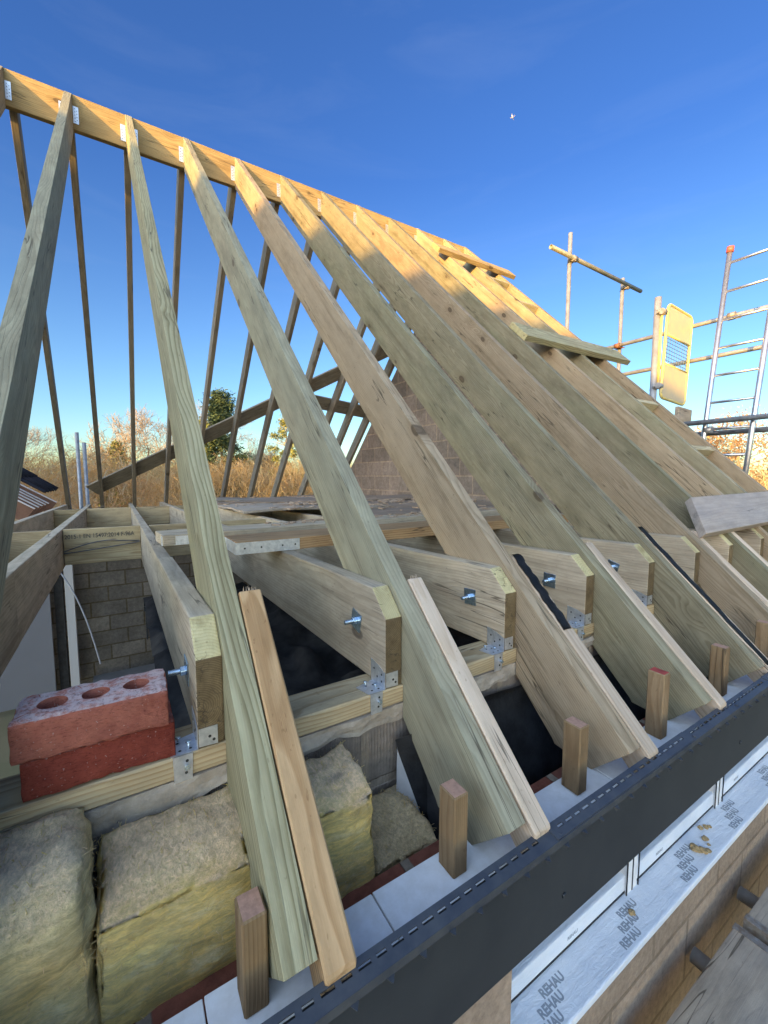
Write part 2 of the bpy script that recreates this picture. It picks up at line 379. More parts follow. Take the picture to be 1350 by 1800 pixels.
def redbrick(name, c1, c2, dust):
    m, t, b = newmat(name)
    tc = N(t, 'ShaderNodeTexCoord'); o = tc.outputs['Object']
    n = noise_(t, o, 26, 8, .75); n2 = noise_(t, vmath(t, 'MULTIPLY', o, (1, 1, 3)).outputs[0], 110, 6, .85); n3 = noise_(t, o, 8, 4, .6)
    col = mixc(t, ramp(t, n, [(.35, 0.), (.65, 1.)]), c1, c2)
    col = mixc(t, ramp(t, n3, [(.5, 0.), (.75, .55)]), col, tuple(c * .4 for c in c2))
    g = N(t, 'ShaderNodeNewGeometry'); s = N(t, 'ShaderNodeSeparateXYZ'); t.links.new(g.outputs['Normal'], s.inputs[0])
    up = ramp(t, s.outputs[2], [(.6, 0.), (.9, 1.)])
    sz = N(t, 'ShaderNodeSeparateXYZ'); t.links.new(o, sz.inputs[0]); up = math_(t, 'MULTIPLY', up, ramp(t, math_(t, 'ADD', math_(t, 'MULTIPLY', sz.outputs[2], 40), 1.), [(.6, 0.), (.85, 1.)]))
    d = math_(t, 'MULTIPLY', math_(t, 'MULTIPLY', up, ramp(t, noise_(t, o, 42, 8, .75), [(.36, 0.), (.54, 1.)])), dust)
    col = mixc(t, d, col, (.72, .58, .55))
    pit = ramp(t, n2, [(.36, .75), (.48, 0.)]); col = mixc(t, pit, col, tuple(c * .35 for c in c2))
    sp = ramp(t, noise_(t, o, 160, 2, .5), [(.66, 0.), (.72, .6)])
    col = mixc(t, sp, col, (.6, .45, .4))
    t.links.new(col, b.inputs['Base Color']); b.inputs['Roughness'].default_value = .95; b.inputs['Specular IOR Level'].default_value = .1
    bump(t, b, math_(t, 'ADD', n, n2), 1., .007)
    return m
BR_TOP = redbrick('pink_red_brick', (.60, .22, .15), (.45, .14, .095), .9)
BR_LOW = redbrick('dark_red_brick', (.42, .10, .065), (.28, .06, .042), .2)

def wool(name, c1, c2, c3):
    m, t, b = newmat(name)
    tc = N(t, 'ShaderNodeTexCoord'); o = tc.outputs['Object']
    fl = noise_(t, vmath(t, 'MULTIPLY', o, (14., 14., 60.)).outputs[0], 1.6, 8, .75, .6)
    bl = noise_(t, o, 7, 5, .6); fi = noise_(t, vmath(t, 'MULTIPLY', o, (1., .55, 1.6)).outputs[0], 150, 6, .8, .35)
    g = N(t, 'ShaderNodeNewGeometry'); s = N(t, 'ShaderNodeSeparateXYZ'); t.links.new(g.outputs['Normal'], s.inputs[0])
    col = mixc(t, ramp(t, bl, [(.35, 0.), (.65, 1.)]), c1, c2)
    col = mixc(t, math_(t, 'MULTIPLY', ramp(t, fl, [(.42, 1.), (.6, 0.)]), .6), col, (.30, .22, .07))
    pale = noise_(t, vmath(t, 'MULTIPLY', o, (1., 1., 2.2)).outputs[0], 13, 6, .7)
    col = mixc(t, math_(t, 'MULTIPLY', ramp(t, pale, [(.52, 0.), (.66, 1.)]), .45), col, (.95, .84, .48))
    col = mixc(t, math_(t, 'MULTIPLY', ramp(t, pale, [(.30, 1.), (.42, 0.)]), .5), col, (.50, .30, .08))
    # the face of each batt that lay uppermost is dusty and brown
    sep = N(t, 'ShaderNodeSeparateXYZ'); t.links.new(o, sep.inputs[0])
    top = ramp(t, math_(t, 'ADD', s.outputs[2], math_(t, 'MULTIPLY', math_(t, 'SUBTRACT', math_(t, 'MULTIPLY_ADD', fi, .5, math_(t, 'MULTIPLY', bl, .5)), .5), 2.2)), [(.25, 0.), (.95, 1.)])
    dirt = mixc(t, ramp(t, fi, [(.35, 0.), (.65, 1.)]), c3, tuple(c * 1.7 for c in c3))
    col = mixc(t, top, col, dirt)
    col = mixc(t, .35, col, ramp(t, fi, [(.3, .55), (.7, 1.2)]), 'MULTIPLY')
    t.links.new(col, b.inputs['Base Color']); b.inputs['Roughness'].default_value = 1; b.inputs['Specular IOR Level'].default_value = .05
    b.inputs['Sheen Weight'].default_value = .2
    bump(t, b, math_(t, 'ADD', math_(t, 'MULTIPLY', fl, .6), math_(t, 'MULTIPLY', fi, 1.2)), 1., .008)
    return m
WOOL = wool('yellow_mineral_wool', (.95, .74, .24), (.90, .58, .13), (.58, .42, .24))
WOOL_DIRTY = wool('grey_dirty_mineral_wool', (.95, .78, .38), (.86, .61, .20), (.58, .44, .26))
WOOL_BROWN = wool('brown_mineral_wool', (.46, .32, .15), (.36, .23, .10), (.44, .33, .18))

def barkm(name, c): return plain(name, c, .9, 0, .4, 3)
BARK_OAK = barkm('oak_bark', (.30, .235, .165)); BARK_PALE = barkm('pale_twigs', (.27, .245, .225))
STEM = plain('bramble_stem', (.42, .28, .15), .9, 0, .5, .25, 0, (.44, .34, .16)); STEM3 = plain('pale_dry_stem', (.56, .48, .32), .9, 0, .4, .3); STEM2 = plain('straw_stem', (.50, .39, .20), .9, 0, .4, .8)
LEAF_DK = plain('conifer_foliage', (.030, .055, .022), .9, 0, .5, 2, 0, (.07, .10, .035)); LEAF_YG = plain('yellow_green_leaf', (.30, .27, .06), .9, 0, .5, 2, 0, (.16, .19, .05))
LEAF_OR = plain('orange_leaf', (.30, .15, .07), .9, 0, .5, 2, 0, (.34, .24, .10))

# ------------------------------------------------------------------ world geometry constants
# metres, the eye at the origin; x along the ridge, y into the roof, z up
TAN = .960; YR0, YR1, ZR = 4.10, 4.147, 2.855
YC = (YR0 + YR1) / 2
def ztop(y): return ZR - (YR0 - y) * TAN
VD = .27                                           # depth of a rafter measured plumb
def zf(y): return -.272 - .02 * (y - .86)          # top of the joists

# ------------------------------------------------------------------ ground
GZ = -3.1
bm = bmesh.new()
bmesh.ops.create_grid(bm, x_segments=40, y_segments=40, size=400)
for v in bm.verts: v.co.z = GZ
gm, t, b = newmat('winter_grass')
tc = N(t, 'ShaderNodeTexCoord'); n = noise_(t, tc.outputs['Object'], .6, 8, .7)
t.links.new(mixc(t, ramp(t, n, [(.35, 0.), (.65, 1.)]), (.10, .10, .04), (.17, .13, .07)), b.inputs['Base Color']); b.inputs['Roughness'].default_value = 1
tag(mesh_obj('ground', bm, gm), kind='structure')
bm = bmesh.new(); add_box(bm, (1.6, 3.9, -2.95), (4.2, 6.5, .12))
tag(mesh_obj('room_floor', bm, plain('screed_floor', (.12, .115, .11), .8, 0, .3, 5)), kind='structure')

# ------------------------------------------------------------------ rafters
RX_TOP = {-1: -.632, 0: -.246, 1: .140, 2: .557, 3: .977, 4: 1.395, 5: 1.812, 6: 2.215, 7: 2.615, 8: 3.005, 9: 3.405}
RX_BOT = {-1: -.630, 0: -.276, 1: .142, 2: .551, 3: .955, 4: 1.346, 5: 1.755, 6: 2.152, 7: 2.515, 8: 2.93, 9: 3.30}
RW = .046
YF, ZF = .465, ztop(.465)
front_poly = [(YR0, ztop(YR0)), (YR0, ztop(YR0) - VD), (.885, ztop(.885) - VD), (.885, -.5035), (.797, -.5035), (.797, ztop(.797) - VD),
              (.668, ztop(.668) - VD), (.660, -.722), (.555, -.729), (YF, ZF)]
def rafter(name, xt, xb, label, poly=front_poly, mirror=False, mat=W_RAFT, width=RW, ya=YR0, yb=YF, group='rafters on the front slope'):
    def W(x, y): return Vector((x, (2 * YC - y) if mirror else y, ztop(y)))
    A = W(xt, ya); B = W(xb, yb)
    e1 = (B - A).normalized()
    e3 = Vector((0, -e1.z, e1.y)) if mirror else Vector((0, e1.z, -e1.y))
    if e3.z < 0: e3 = -e3
    M = frame(A, e1, e3)
    e2 = Vector((M[0][1], M[1][1], M[2][1]))
    Mi = M.inverted()
    pl = []
    for y, z in poly:
        yy = (2 * YC - y) if mirror else y
        k = (ya - y) / (ya - yb)
        p = Mi @ Vector((xt + (xb - xt) * k, yy, z)); pl.append((p.x, p.z))
    bm = bmesh.new()
    # local y may run along +x or -x
    y0, y1 = (0, width) if e2.x > 0 else (-width, 0)
    add_prism(bm, pl, y0, y1)
    bevel(bm, .004, 2)
    o = mesh_obj(name, bm, mat, None, M)
    tag(o, label, 'rafter', group)
    return o
raft_lab = {
 -1: 'front rafter at far left, meeting the left tip of the ridge', 0: 'wide near rafter leaning out of the frame on the left',
 1: 'front rafter beside the brick pair, broad striped grain on its upper face', 2: 'green-tinged front rafter right of the dark opening, pale batten on its right',
 3: 'front rafter with oval knots, its batten topped with black felt', 4: 'front rafter between the felt-topped batten and the red-topped stub',
 5: 'front rafter with a strong pale upper edge, second batten topped with felt', 6: 'pinkish front rafter passing under the left end of the low plank',
 7: 'front rafter emerging third from the barge under the low plank', 8: 'front rafter second from the gable, carrying the middle plank',
 9: 'last full front rafter next to the gable ladder'}
for i in range(-1, 10):
    mat = W_RAFT_WARM if i in (3, 6, 8) else W_RAFT_DARK if i in (4, 5, 7, 9) else W_RAFT if i == 1 else W_RAFT_FINE
    rafter('rafter', RX_TOP[i], RX_BOT[i], raft_lab[i], mat=mat)
rafter('barge_rafter', 3.735, 3.69, 'outermost barge rafter along the gable edge with stamped print', mat=W_RAFT_WARM, group=None)['category'] = 'barge rafter'
# rear slope
rear_poly = [(YR0, ztop(YR0)), (YR0, ztop(YR0) - .215), (.90, ztop(.9) - .215), (.90, -.46), (.78, -.46), (.60, ztop(.6) - .21), (.5, ztop(.5))]
rear_lab = ['rear rafter thin against the sky, at the far left edge', 'rear rafter rising left of the bare oak beside two grey poles', 'rear rafter crossing the middle of the bare oak',
            'rear rafter half hidden behind the striped near rafter', 'rear rafter in front of the dark conifer', 'rear rafter just right of the conifer',
            'rear rafter over the orange brambles, left of the pale tree', 'rear rafter in front of the yellow-green tree', 'rear rafter where the two valley boards meet',
            'rear rafter second from the block gable', 'rear rafter lying along the block gable']
for k, i in enumerate(range(-1, 10)):
    x = [-.575, -.245, .125, .525, .96, 1.36, 1.79, 2.21, 2.73, 3.05, 3.40][k]
    xb = [-.72, -.315, .10, .53, .93, 1.38, 1.83, 2.25, 2.75, 3.1, 3.42][k]
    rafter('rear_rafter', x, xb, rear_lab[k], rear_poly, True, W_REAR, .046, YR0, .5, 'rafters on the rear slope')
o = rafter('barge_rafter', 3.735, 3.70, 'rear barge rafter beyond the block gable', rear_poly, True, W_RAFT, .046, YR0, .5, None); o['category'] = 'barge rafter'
# ridge board
bm = bmesh.new(); add_prism(bm, [(-.80, -.245), (4.72, -.245), (4.72, 0), (-.80, 0)], 0, YR1 - YR0 - .002); bevel(bm, .003)
M = Matrix.Translation((-.0, YR0 + .001, ZR - .002))
bm.transform(Matrix.Scale(1, 4))
for v in bm.verts:
    if v.co.x > 3.78: v.co.x = 3.785
tag(mesh_obj('ridge_board', bm, W_RIDGE, None, M), 'long sunlit ridge board with all the rafters meeting it', 'ridge board')

def plate_with_holes(bm, M, w, h, th, holes, r=.003):
    """thin steel plate in local xz, dots stand for punched holes, slightly proud dark discs"""
    add_box(bm, (w / 2, 0, h / 2), (w, th, h), M, 0)
    for hx, hz in holes:
        a = M @ Vector((hx, -th / 2 - .0006, hz)); b_ = M @ Vector((hx, th / 2 + .0006, hz))
        add_cyl(bm, a, b_, r, 8, mi=1)
HOLE = plain('dark_hole', (.03, .03, .03), .8)
# ridge hangers : one plate each side of a rafter
for i in range(-1, 9):
    x = RX_TOP[i]
    for s in (0, 1):
        xx = x - .036 if s == 0 else x + RW + .002
        if i >= 5 and s == 1: continue
        bm = bmesh.new()
        plate_with_holes(bm, Matrix.Translation((xx, YR0 - .003, 2.648)), .034, .12, .0025, [(.011, .015 + .022 * k) for k in range(5)] + [(.024, .025 + .022 * k) for k in range(4)], .0028)
        o = mesh_obj('ridge_hanger', bm, [GALV, HOLE])
        tag(o, 'small punched steel hanger on the ridge, %s of the %s rafter from the left' % (('left', 'right')[s], ORD[i + 1]), 'metal hanger', 'steel hangers along the ridge')

# battens (sprockets) fixed beside the rafter tails
def sprocket(i, x, mat, label, y_top=.872, felt=False, width=.044, depth=.075):
    A = Vector((x, y_top, ztop(y_top) + .002)); B = Vector((x, .447, ztop(.447) + .004))
    e1 = (B - A).normalized(); M = frame(A, e1, Vector((0, e1.z, -e1.y)) * (1 if -e1.y > 0 else -1))
    Mi = M.inverted(); pl = []
    L = (B - A).length
    q = Mi @ Vector((x, .447, ztop(.447) - .10))
    pl = [(0, 0), (0, -depth), (q.x - .07, -depth), (q.x, q.z), (L, 0)]
    bm = bmesh.new(); e2x = M[0][1]; y0, y1 = (0, width) if e2x > 0 else (-width, 0)
    add_prism(bm, pl, y0, y1); bevel(bm, .003)
    o = mesh_obj('batten', bm, mat, None, M); tag(o, label, 'batten', 'battens fixed beside the rafter tails')
    # splinters at the sawn top end
    if not felt:
        bm = bmesh.new()
        for k in range(9):
            yy = y0 + (y1 - y0) * random.uniform(.2, .85)
            add_cyl(bm, (0, yy, -.004), (-.009 * random.uniform(.4, 1.2), yy + random.uniform(-.003, .003), random.uniform(-.002, .003)), .0011, 4, .0002)
        c = mesh_obj('splinters', bm, W_PALE, None, M); c.parent = o; c.matrix_parent_inverse = o.matrix_world.inverted(); c.matrix_world = M
    return o
sprocket(0, -.2285, W_PALE, 'batten end showing at the far left edge beside the bricks', .83)
sprocket(1, .191, W_FIR, 'orange batten with wavy grain right of the striped rafter', .876, width=.046)
sprocket(2, .603, W_PALE, 'pale clean batten beside the green-tinged rafter', .852)
s3 = sprocket(3, 1.006, W_PALE, 'batten with a strip of black felt on its upper half, nearer one', .868, True)
sprocket(4, 1.398, W_PALE, 'pinkish batten right of the rafter near the red-topped stub', .873)
s5 = sprocket(5, 1.806, W_PALE, 'batten with crumpled black felt along its top, farther one', .865, True)
sprocket(6, 2.204, W_PALE, 'pale batten beside the rafter below the low plank', .86)
sprocket(7, 2.567, W_PALE, 'batten at the right edge beside the rafter under the low plank', .86)
# felt strips on two battens
def felt(x, ya, yb, label):
    bm = bmesh.new(); n = 26; rows = []
    for k in range(n + 1):
        y = ya + (yb - ya) * k / n
        row = []
        for j in range(5):
            xx = x + .003 + .040 * j / 4
            wob = .0018 * noise.noise(Vector((k * .5, j * .8, x * 9)))
            edge = -.004 if j == 4 else 0
            row.append(bm.verts.new((xx + .006 * noise.noise(Vector((k * .4, 7, x))), y, ztop(y) + .0055 + wob + edge)))
        rows.append(row)
    for a, c in zip(rows, rows[1:]):
        for j in range(4): bm.faces.new((a[j], a[j + 1], c[j + 1], c[j]))
    bmesh.ops.solidify(bm, geom=bm.faces[:], thickness=.0018)
    return tag(mesh_obj('felt_strip', bm, BLACKP, None, None, True), label, 'felt strip', 'felt strips on the battens')
felt(1.006, .868, .68, 'black felt strip lying on the nearer felted batten')
felt(1.806, .90, .46, 'crumpled black felt strip lying on the farther felted batten')

# ------------------------------------------------------------------ joists
JH = .232
JX = {-1: -.6775, 0: -.3255, **{k: RX_BOT[k] - .0475 for k in range(1, 9)}}
def jx(i, y): return JX[i] - (.020 if i == 0 else .008) * (y - .8)      # left face of a joist
def joist(i, y0, y1, label, near=True, width=.047, mat=None, dz=0.):
    mat = mat or W_JOIST
    if near: poly = [(y0, -.5025), (y0, -.335), (y0 + .061, -.272), (y1, zf(y1)), (y1, zf(y1) - JH)]; mi = [2, 1, 0, 0, 0]
    else: poly = [(y0, zf(y0) - JH), (y0, zf(y0)), (y1, zf(y1)), (y1, zf(y1) - JH)]; mi = [0] * 4
    xa, xb = jx(i, y0), jx(i, y1)
    O = Vector((xa, y0, zf(y0) + dz)); e1 = Vector((xb - xa, y1 - y0, zf(y1) - zf(y0)))
    M = frame(O, e1, (0, 0, 1)); Mi = M.inverted()
    pl = []
    for y, z in poly:
        q = Mi @ Vector((xa + (xb - xa) * (y - y0) / (y1 - y0), y, z + dz)); pl.append((q.x, q.z))
    bm = bmesh.new(); s = 1 if M[0][1] > 0 else -1
    add_prism(bm, pl, min(0, s * width), max(0, s * width), None, mi); bevel(bm, .004, 2)
    o = mesh_obj('joist', bm, [mat, W_CUT, W_ENDDARK], None, M)
    return tag(o, label, 'joist', 'ceiling joists')
joist_lab = {-1: 'left-hand joist near the brown rafters of the neighbouring slope', 0: 'near joist running out at the left edge by the white panel', 1: 'near joist with a square washer bolt behind the bricks',
             2: 'joist end bolted left of the green-tinged rafter, right of the dark opening', 3: 'bolted joist end over the stamped wall plate', 4: 'bolted joist end left of the red-topped stub',
             5: 'bolted joist end above the small clip bracket', 6: 'chamfered joist end just under the left of the low plank', 7: 'chamfered joist end below the middle of the low plank', 8: 'joist end at the right edge below the low plank'}
for i in range(-1, 9):
    if i in (0, 1):
        joist(i, .80, 1.648, joist_lab[i])
        joist(i, 1.652, 7.3, ('continuing length of the left edge joist past its butt joint', 'continuing length of the bolted joist past its butt joint')[i], False, .044, None, -.003)
    else: joist(i, .80, 7.3, joist_lab[i])
def noggin(i0, y, label, h=.215, mat=W_PLATE, group='noggins between the joists'):
    x0 = jx(i0, y) + .0475; x1 = jx(i0 + 1, y) - .0005
    M = Matrix.Translation((x0, y, zf(y) - .004)); bm = bmesh.new()
    add_prism(bm, [(0, -h), (x1 - x0, -h), (x1 - x0, 0), (0, 0)], 0, .045); bevel(bm, .003)
    return tag(mesh_obj('noggin', bm, mat, None, M), label, 'noggin', group)
g1 = noggin(0, 3.10, 'noggin with a printed timber stamp and a looped grey cable')
noggin(-1, 3.08, 'noggin at the left edge in the nearer row')
noggin(1, 3.08, 'noggin behind the striped rafter in the nearer row')
noggin(2, 3.1, 'noggin mostly hidden behind the planks in the nearer row')
noggin(-1, 5.75, 'knotty noggin at the left in the farther row')
noggin(0, 5.8, 'noggin below the bare oak in the farther row')
noggin(1, 5.8, 'noggin right of the bare oak in the farther row')
noggin(2, 5.8, 'noggin below the conifer in the farther row')
def text_mesh(name, body, size, M, mat, parent=None, extrude=.0004, align='LEFT', sx=1., bold=.0, fit=None):
    cu = bpy.data.curves.new(name, 'FONT'); cu.body = body; cu.size = size; cu.extrude = extrude; cu.offset = bold; cu.align_x = align; cu.align_y = 'CENTER'
    tmp = bpy.data.objects.new(name, cu); COL.objects.link(tmp)
    dg = bpy.context.evaluated_depsgraph_get(); me = bpy.data.meshes.new_from_object(tmp.evaluated_get(dg))
    bpy.data.objects.remove(tmp); bpy.data.curves.remove(cu)
    me.materials.clear(); me.materials.append(mat)
    if fit: sx = fit / max(v.co.x for v in me.vertices)
    me.transform(Matrix.Scale(sx, 4, (1, 0, 0)))
    o = bpy.data.objects.new(name, me); COL.objects.link(o)
    if parent:
        o.parent = parent; o.matrix_parent_inverse = parent.matrix_world.inverted()
    o.matrix_world = M
    return o
bpy.context.view_layer.update()
FACE_Y = Matrix(((1, 0, 0, 0), (0, 0, -1, 0), (0, 1, 0, 0), (0, 0, 0, 1)))
text_mesh('stamp', '2015-1 EN 15497:2014 F-96A', .036, Matrix.Translation((-.318, 3.0985, zf(3.1) - .05)) @ FACE_Y, STAMP, g1, .0006, 'LEFT', 1., .0006, .36)
text_mesh('stamp', '17Y', .030, Matrix.Translation((.21, 3.0785, zf(3.1) - .048)) @ FACE_Y, STAMP, None, .0006, 'LEFT', .9)
bpy.data.objects['stamp.001'].parent = bpy.data.objects['noggin.002']; bpy.data.objects['stamp.001'].matrix_parent_inverse = bpy.data.objects['noggin.002'].matrix_world.inverted()
# cable looping along the noggin
bm = bmesh.new()
z3 = zf(3.1)
add_tube(bm, [(-.322 + .39 * k / 14, 3.085 - .012 * math.sin(k / 14 * 3.1), z3 - .135 + .055 * math.sin(min(1, k / 10) * math.pi * .62) - .012 * max(0, k - 9) / 5) for k in range(15)], .0035)
add_tube(bm, [(-.322 + .39 * k / 14, 3.08, z3 - .145 + .008 * math.sin(k / 14 * 3.1) + .042 * (k / 14) ** 2) for k in range(15)], .0035)
tag(mesh_obj('cable', bm, plain('dark_cable', (.09, .09, .095), .5), None, None, True), 'thin grey cable looped along the stamped noggin', 'cable')

# wall plate + inner leaf
bm = bmesh.new(); add_box(bm, (1.9, .05, -.0215), (5.0, .10, .043)); bevel(bm, .003)
bmesh.ops.subdivide_edges(bm, edges=[e for e in bm.edges if abs((e.verts[0].co - e.verts[1].co).x) > 2], cuts=60)
tag(mesh_obj('wall_plate', bm, W_PLATE, None, Matrix.Translation((0, .7985, -.506))), 'pine wall plate along the front blockwork under the joist ends', 'wall plate')
wall = empty('inner_leaf_wall', (1.9, .85, GZ))
tag(wall, 'scratched grey blockwork leaf below the wall plate', 'block wall')
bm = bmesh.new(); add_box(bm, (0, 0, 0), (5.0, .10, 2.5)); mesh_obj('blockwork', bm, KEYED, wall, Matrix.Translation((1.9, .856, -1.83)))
bm = bmesh.new(); add_box(bm, (0, 0, 0), (5.0, .102, .040))
bmesh.ops.subdivide_edges(bm, edges=[e for e in bm.edges if abs((e.verts[0].co - e.verts[1].co).x) > 2], cuts=300)
bmesh.ops.subdivide_edges(bm, edges=[e for e in bm.edges if abs((e.verts[0].co - e.verts[1].co).z) > .01], cuts=3)
for v in bm.verts:
    nn = noise.fractal(Vector((v.co.x * 9, v.co.z * 30, 2)), 1, 2, 4)
    if v.co.y < 0: v.co.y += nn * .010 - .004
    if v.co.z < 0: v.co.z += .03 * noise.fractal(Vector((v.co.x * 5, 3, 5)), 1, 2, 6)
mesh_obj('mortar_bed', bm, MORTAR, wall, Matrix.Translation((1.9, .853, -.571)))

# bolts with washer plates
def bolt(i, y=.937, z=-.375, rotz=.15, label=''):
    x = RX_BOT[i] - .0475
    e = empty('bolt', (x, y, z)); tag(e, label, 'bolt', 'bolts through the joist ends')
    M = Matrix.Translation((x - .0022, y, z)) @ Matrix.Rotation(rotz, 4, 'X')
    bm = bmesh.new(); add_box(bm, (0, 0, 0), (.0035, .05, .05), M); bevel(bm, .0008); mesh_obj('washer', bm, ZINC, e)
    bm = bmesh.new(); add_cyl(bm, (x - .004, y, z), (x - .0145, y, z), .0108, 6); bevel(bm, .0008); mesh_obj('nut', bm, ZINC, e)
    bm = bmesh.new()
    n = 14
    for k in range(n):
        xx = x - .0145 - .022 * k / n; add_cyl(bm, (xx, y, z), (xx - .022 / n * .5, y, z), .0056, 10, .0062); add_cyl(bm, (xx - .022 / n * .5, y, z), (xx - .022 / n, y, z), .0062, 10, .0056)
    mesh_obj('threaded_rod', bm, ZINC, e)
bolt_lab = {1: 'nearest zinc bolt and washer sticking out above the bricks', 2: 'zinc bolt and square washer beside the dark opening', 3: 'zinc bolt on the joist over the stamped plate',
            4: 'zinc bolt and washer on the joist left of the red-topped stub', 5: 'tilted zinc bolt plate right of the pinkish batten', 6: 'zinc bolt peeping over the crumpled felt'}
for i, rz in ((1, .05), (2, .22), (3, -.08), (4, .02), (5, .3), (6, .2)): bolt(i, .94 if i > 1 else .92, -.378 if i > 1 else -.40, rz, bolt_lab[i])

# folded framing anchors at the joist feet
def anchor(i, label):
    x = JX[i]; zp = -.506; yf = .797
    e = empty('framing_anchor', (x, .80, zp)); tag(e, label, 'metal bracket', 'framing anchors at the joist feet')
    th = .0014
    def plate(name, pts, nrm, screws=()):
        bm = bmesh.new(); pts = [Vector(p) for p in pts]; nrm = Vector(nrm).normalized()
        a = [bm.verts.new(p) for p in pts]; b2 = [bm.verts.new(p + nrm * th) for p in pts]
        bm.faces.new(a[::-1]); bm.faces.new(b2)
        for k in range(len(a)): bm.faces.new((a[k], a[(k + 1) % len(a)], b2[(k + 1) % len(a)], b2[k]))
        for s in screws:
            s = Vector(s); add_cyl(bm, s + nrm * th * .9, s + nrm * (th + .0007), .0028, 8, mi=1)
        return mesh_obj(name, bm, [GALV, HOLE], e)
    plate('side_flange', [(x - .0002, .80, zp + .001), (x - .0002, .865, zp + .001), (x - .0002, .865, zp + .055), (x - .0002, .83, zp + .05), (x - .0002, .80, zp + .04)], (-1, 0, 0),
          [(x, .815, zp + .015), (x, .815, zp + .032), (x, .835, zp + .02), (x, .85, zp + .035)])
    plate('base_flange', [(x - .055, .845, zp + .0004), (x - .045, .80, zp + .0004), (x, .80, zp + .0004), (x, .86, zp + .0004)], (0, 0, 1),
          [(x - .012, .812, zp), (x - .03, .812, zp), (x - .014, .835, zp), (x - .032, .838, zp)])
    plate('front_tab', [(x - .042, yf, zp - .047), (x - .012, yf, zp - .047), (x - .010, yf, zp + .0015), (x - .043, yf, zp + .0015)], (0, -1, 0), [(x - .02, yf, zp - .010), (x - .022, yf, zp - .032)])
    plate('end_tab', [(x + .001, .799, zp + .006), (x + .034, .799, zp + .004), (x + .034, .799, zp + .040), (x + .001, .799, zp + .040)], (0, -1, 0), [(x + .020, .799, zp + .022), (x + .027, .799, zp + .014)])
    for px, py, tilt in ((x - .030, .845, .3), (x - .014, .822, -.2), (x - .021, .795, .1)):
        bm = bmesh.new(); a = Vector((px, py, zp + .0015)) if py > .8 else Vector((px, py, zp - .02))
        d = Vector((tilt * .3, .2, 1)) if py > .8 else Vector((0, -1, .2))
        d.normalize(); add_cyl(bm, a, a + d * .006, .0022, 6); add_cyl(bm, a + d * .006, a + d * .0085, .0045, 8, .005)
        mesh_obj('screw', bm, ZINC, e)
for i, l in {0: 'steel framing anchor cut by the left edge next to the bricks', 1: 'bright steel framing anchor touching the right end of the bricks', 2: 'bright framing anchor beside the dark opening',
             3: 'framing anchor at the stamped part of the wall plate', 4: 'framing anchor behind the nearer felted batten', 5: 'small framing anchor right of the pinkish batten'}.items(): anchor(i, l)

# ------------------------------------------------------------------ two red bricks on the plate
def brick(name, holes, mat, M, label, seed):
    L_, W_, H_ = .215, .1025, .066
    bm = bmesh.new()
    def loop(pts):
        v = [bm.verts.new((p[0], p[1], 0)) for p in pts]
        return [bm.edges.new((v[i], v[(i + 1) % len(v)])) for i in range(len(v))]
    def side(a, b, n): return [(a[0] + (b[0] - a[0]) * k / n, a[1] + (b[1] - a[1]) * k / n) for k in range(n)]
    c = [(0, 0), (L_, 0), (L_, W_), (0, W_)]
    ed = loop(side(c[0], c[1], 40) + side(c[1], c[2], 20) + side(c[2], c[3], 40) + side(c[3], c[0], 20))
    for hx in holes:
        ed += loop([(hx + .0205 * math.cos(2 * math.pi * k / 24), W_ / 2 + .0205 * math.sin(2 * math.pi * k / 24)) for k in range(24)])
    bmesh.ops.triangle_fill(bm, use_beauty=True, edges=ed)
    # the fill may cover the holes: drop those faces
    for f in bm.faces[:]:
        cc = f.calc_center_median()
        if any((cc.x - hx) ** 2 + (cc.y - W_ / 2) ** 2 < .0195 ** 2 for hx in holes): bm.faces.remove(f)
    top = bm.faces[:]
    r = bmesh.ops.extrude_face_region(bm, geom=top)
    for v in [g for g in r['geom'] if isinstance(g, bmesh.types.BMVert)]: v.co.z -= H_
    bmesh.ops.recalc_face_normals(bm, faces=bm.faces)
    vert_e = [e for e in bm.edges if abs(e.verts[0].co.z - e.verts[1].co.z) > .05]
    bmesh.ops.subdivide_edges(bm, edges=vert_e, cuts=9)
    bmesh.ops.triangulate(bm, faces=[f for f in bm.faces if len(f.verts) > 4])
    bmesh.ops.subdivide_edges(bm, edges=[e for e in bm.edges if e.calc_length() > .012], cuts=2)
    bm.normal_update()
    for v in bm.verts:
        p = v.co * 38 + Vector((seed, 0, 0))
        # wear the arrises
        ex = min(v.co.x, L_ - v.co.x); ey = min(v.co.y, W_ - v.co.y); ez = min(-v.co.z, H_ + v.co.z)
        near = sorted((ex, ey, ez))[1]
        wear = max(0, 1 - near / .007) * (.0028 + .0035 * noise.noise(v.co * 55))
        v.co += v.normal * (noise.fractal(p, 1., 2., 4) * .0017 + noise.noise(v.co * Vector((60, 60, 260)).x) * .0004 - wear)
    for hx in holes:      # mortar dust part-fills each hole
        f = bmesh.ops.create_circle(bm, cap_ends=True, cap_tris=False, segments=20, radius=.0215, matrix=Matrix.Translation((hx, W_ / 2, -.026)))
    return tag(mesh_obj(name, bm, mat, None, M, False), label, 'brick', 'two bricks on the wall plate')
zb = -.5055
M1 = Matrix.Translation((-.157, .802, zb + .066)) @ Matrix.Rotation(R_(.5), 4, 'Z')
M2 = Matrix.Translation((-.166, .797, zb + .133)) @ Matrix.Rotation(R_(-1.2), 4, 'Z')
brick('brick', (.048, .1075, .167), BR_LOW, M1, 'darker red brick underneath, resting on the wall plate', 3.)
brick('brick', (.048, .1075, .167), BR_TOP, M2, 'pinkish red brick on top with three round holes and white dust', 11.)

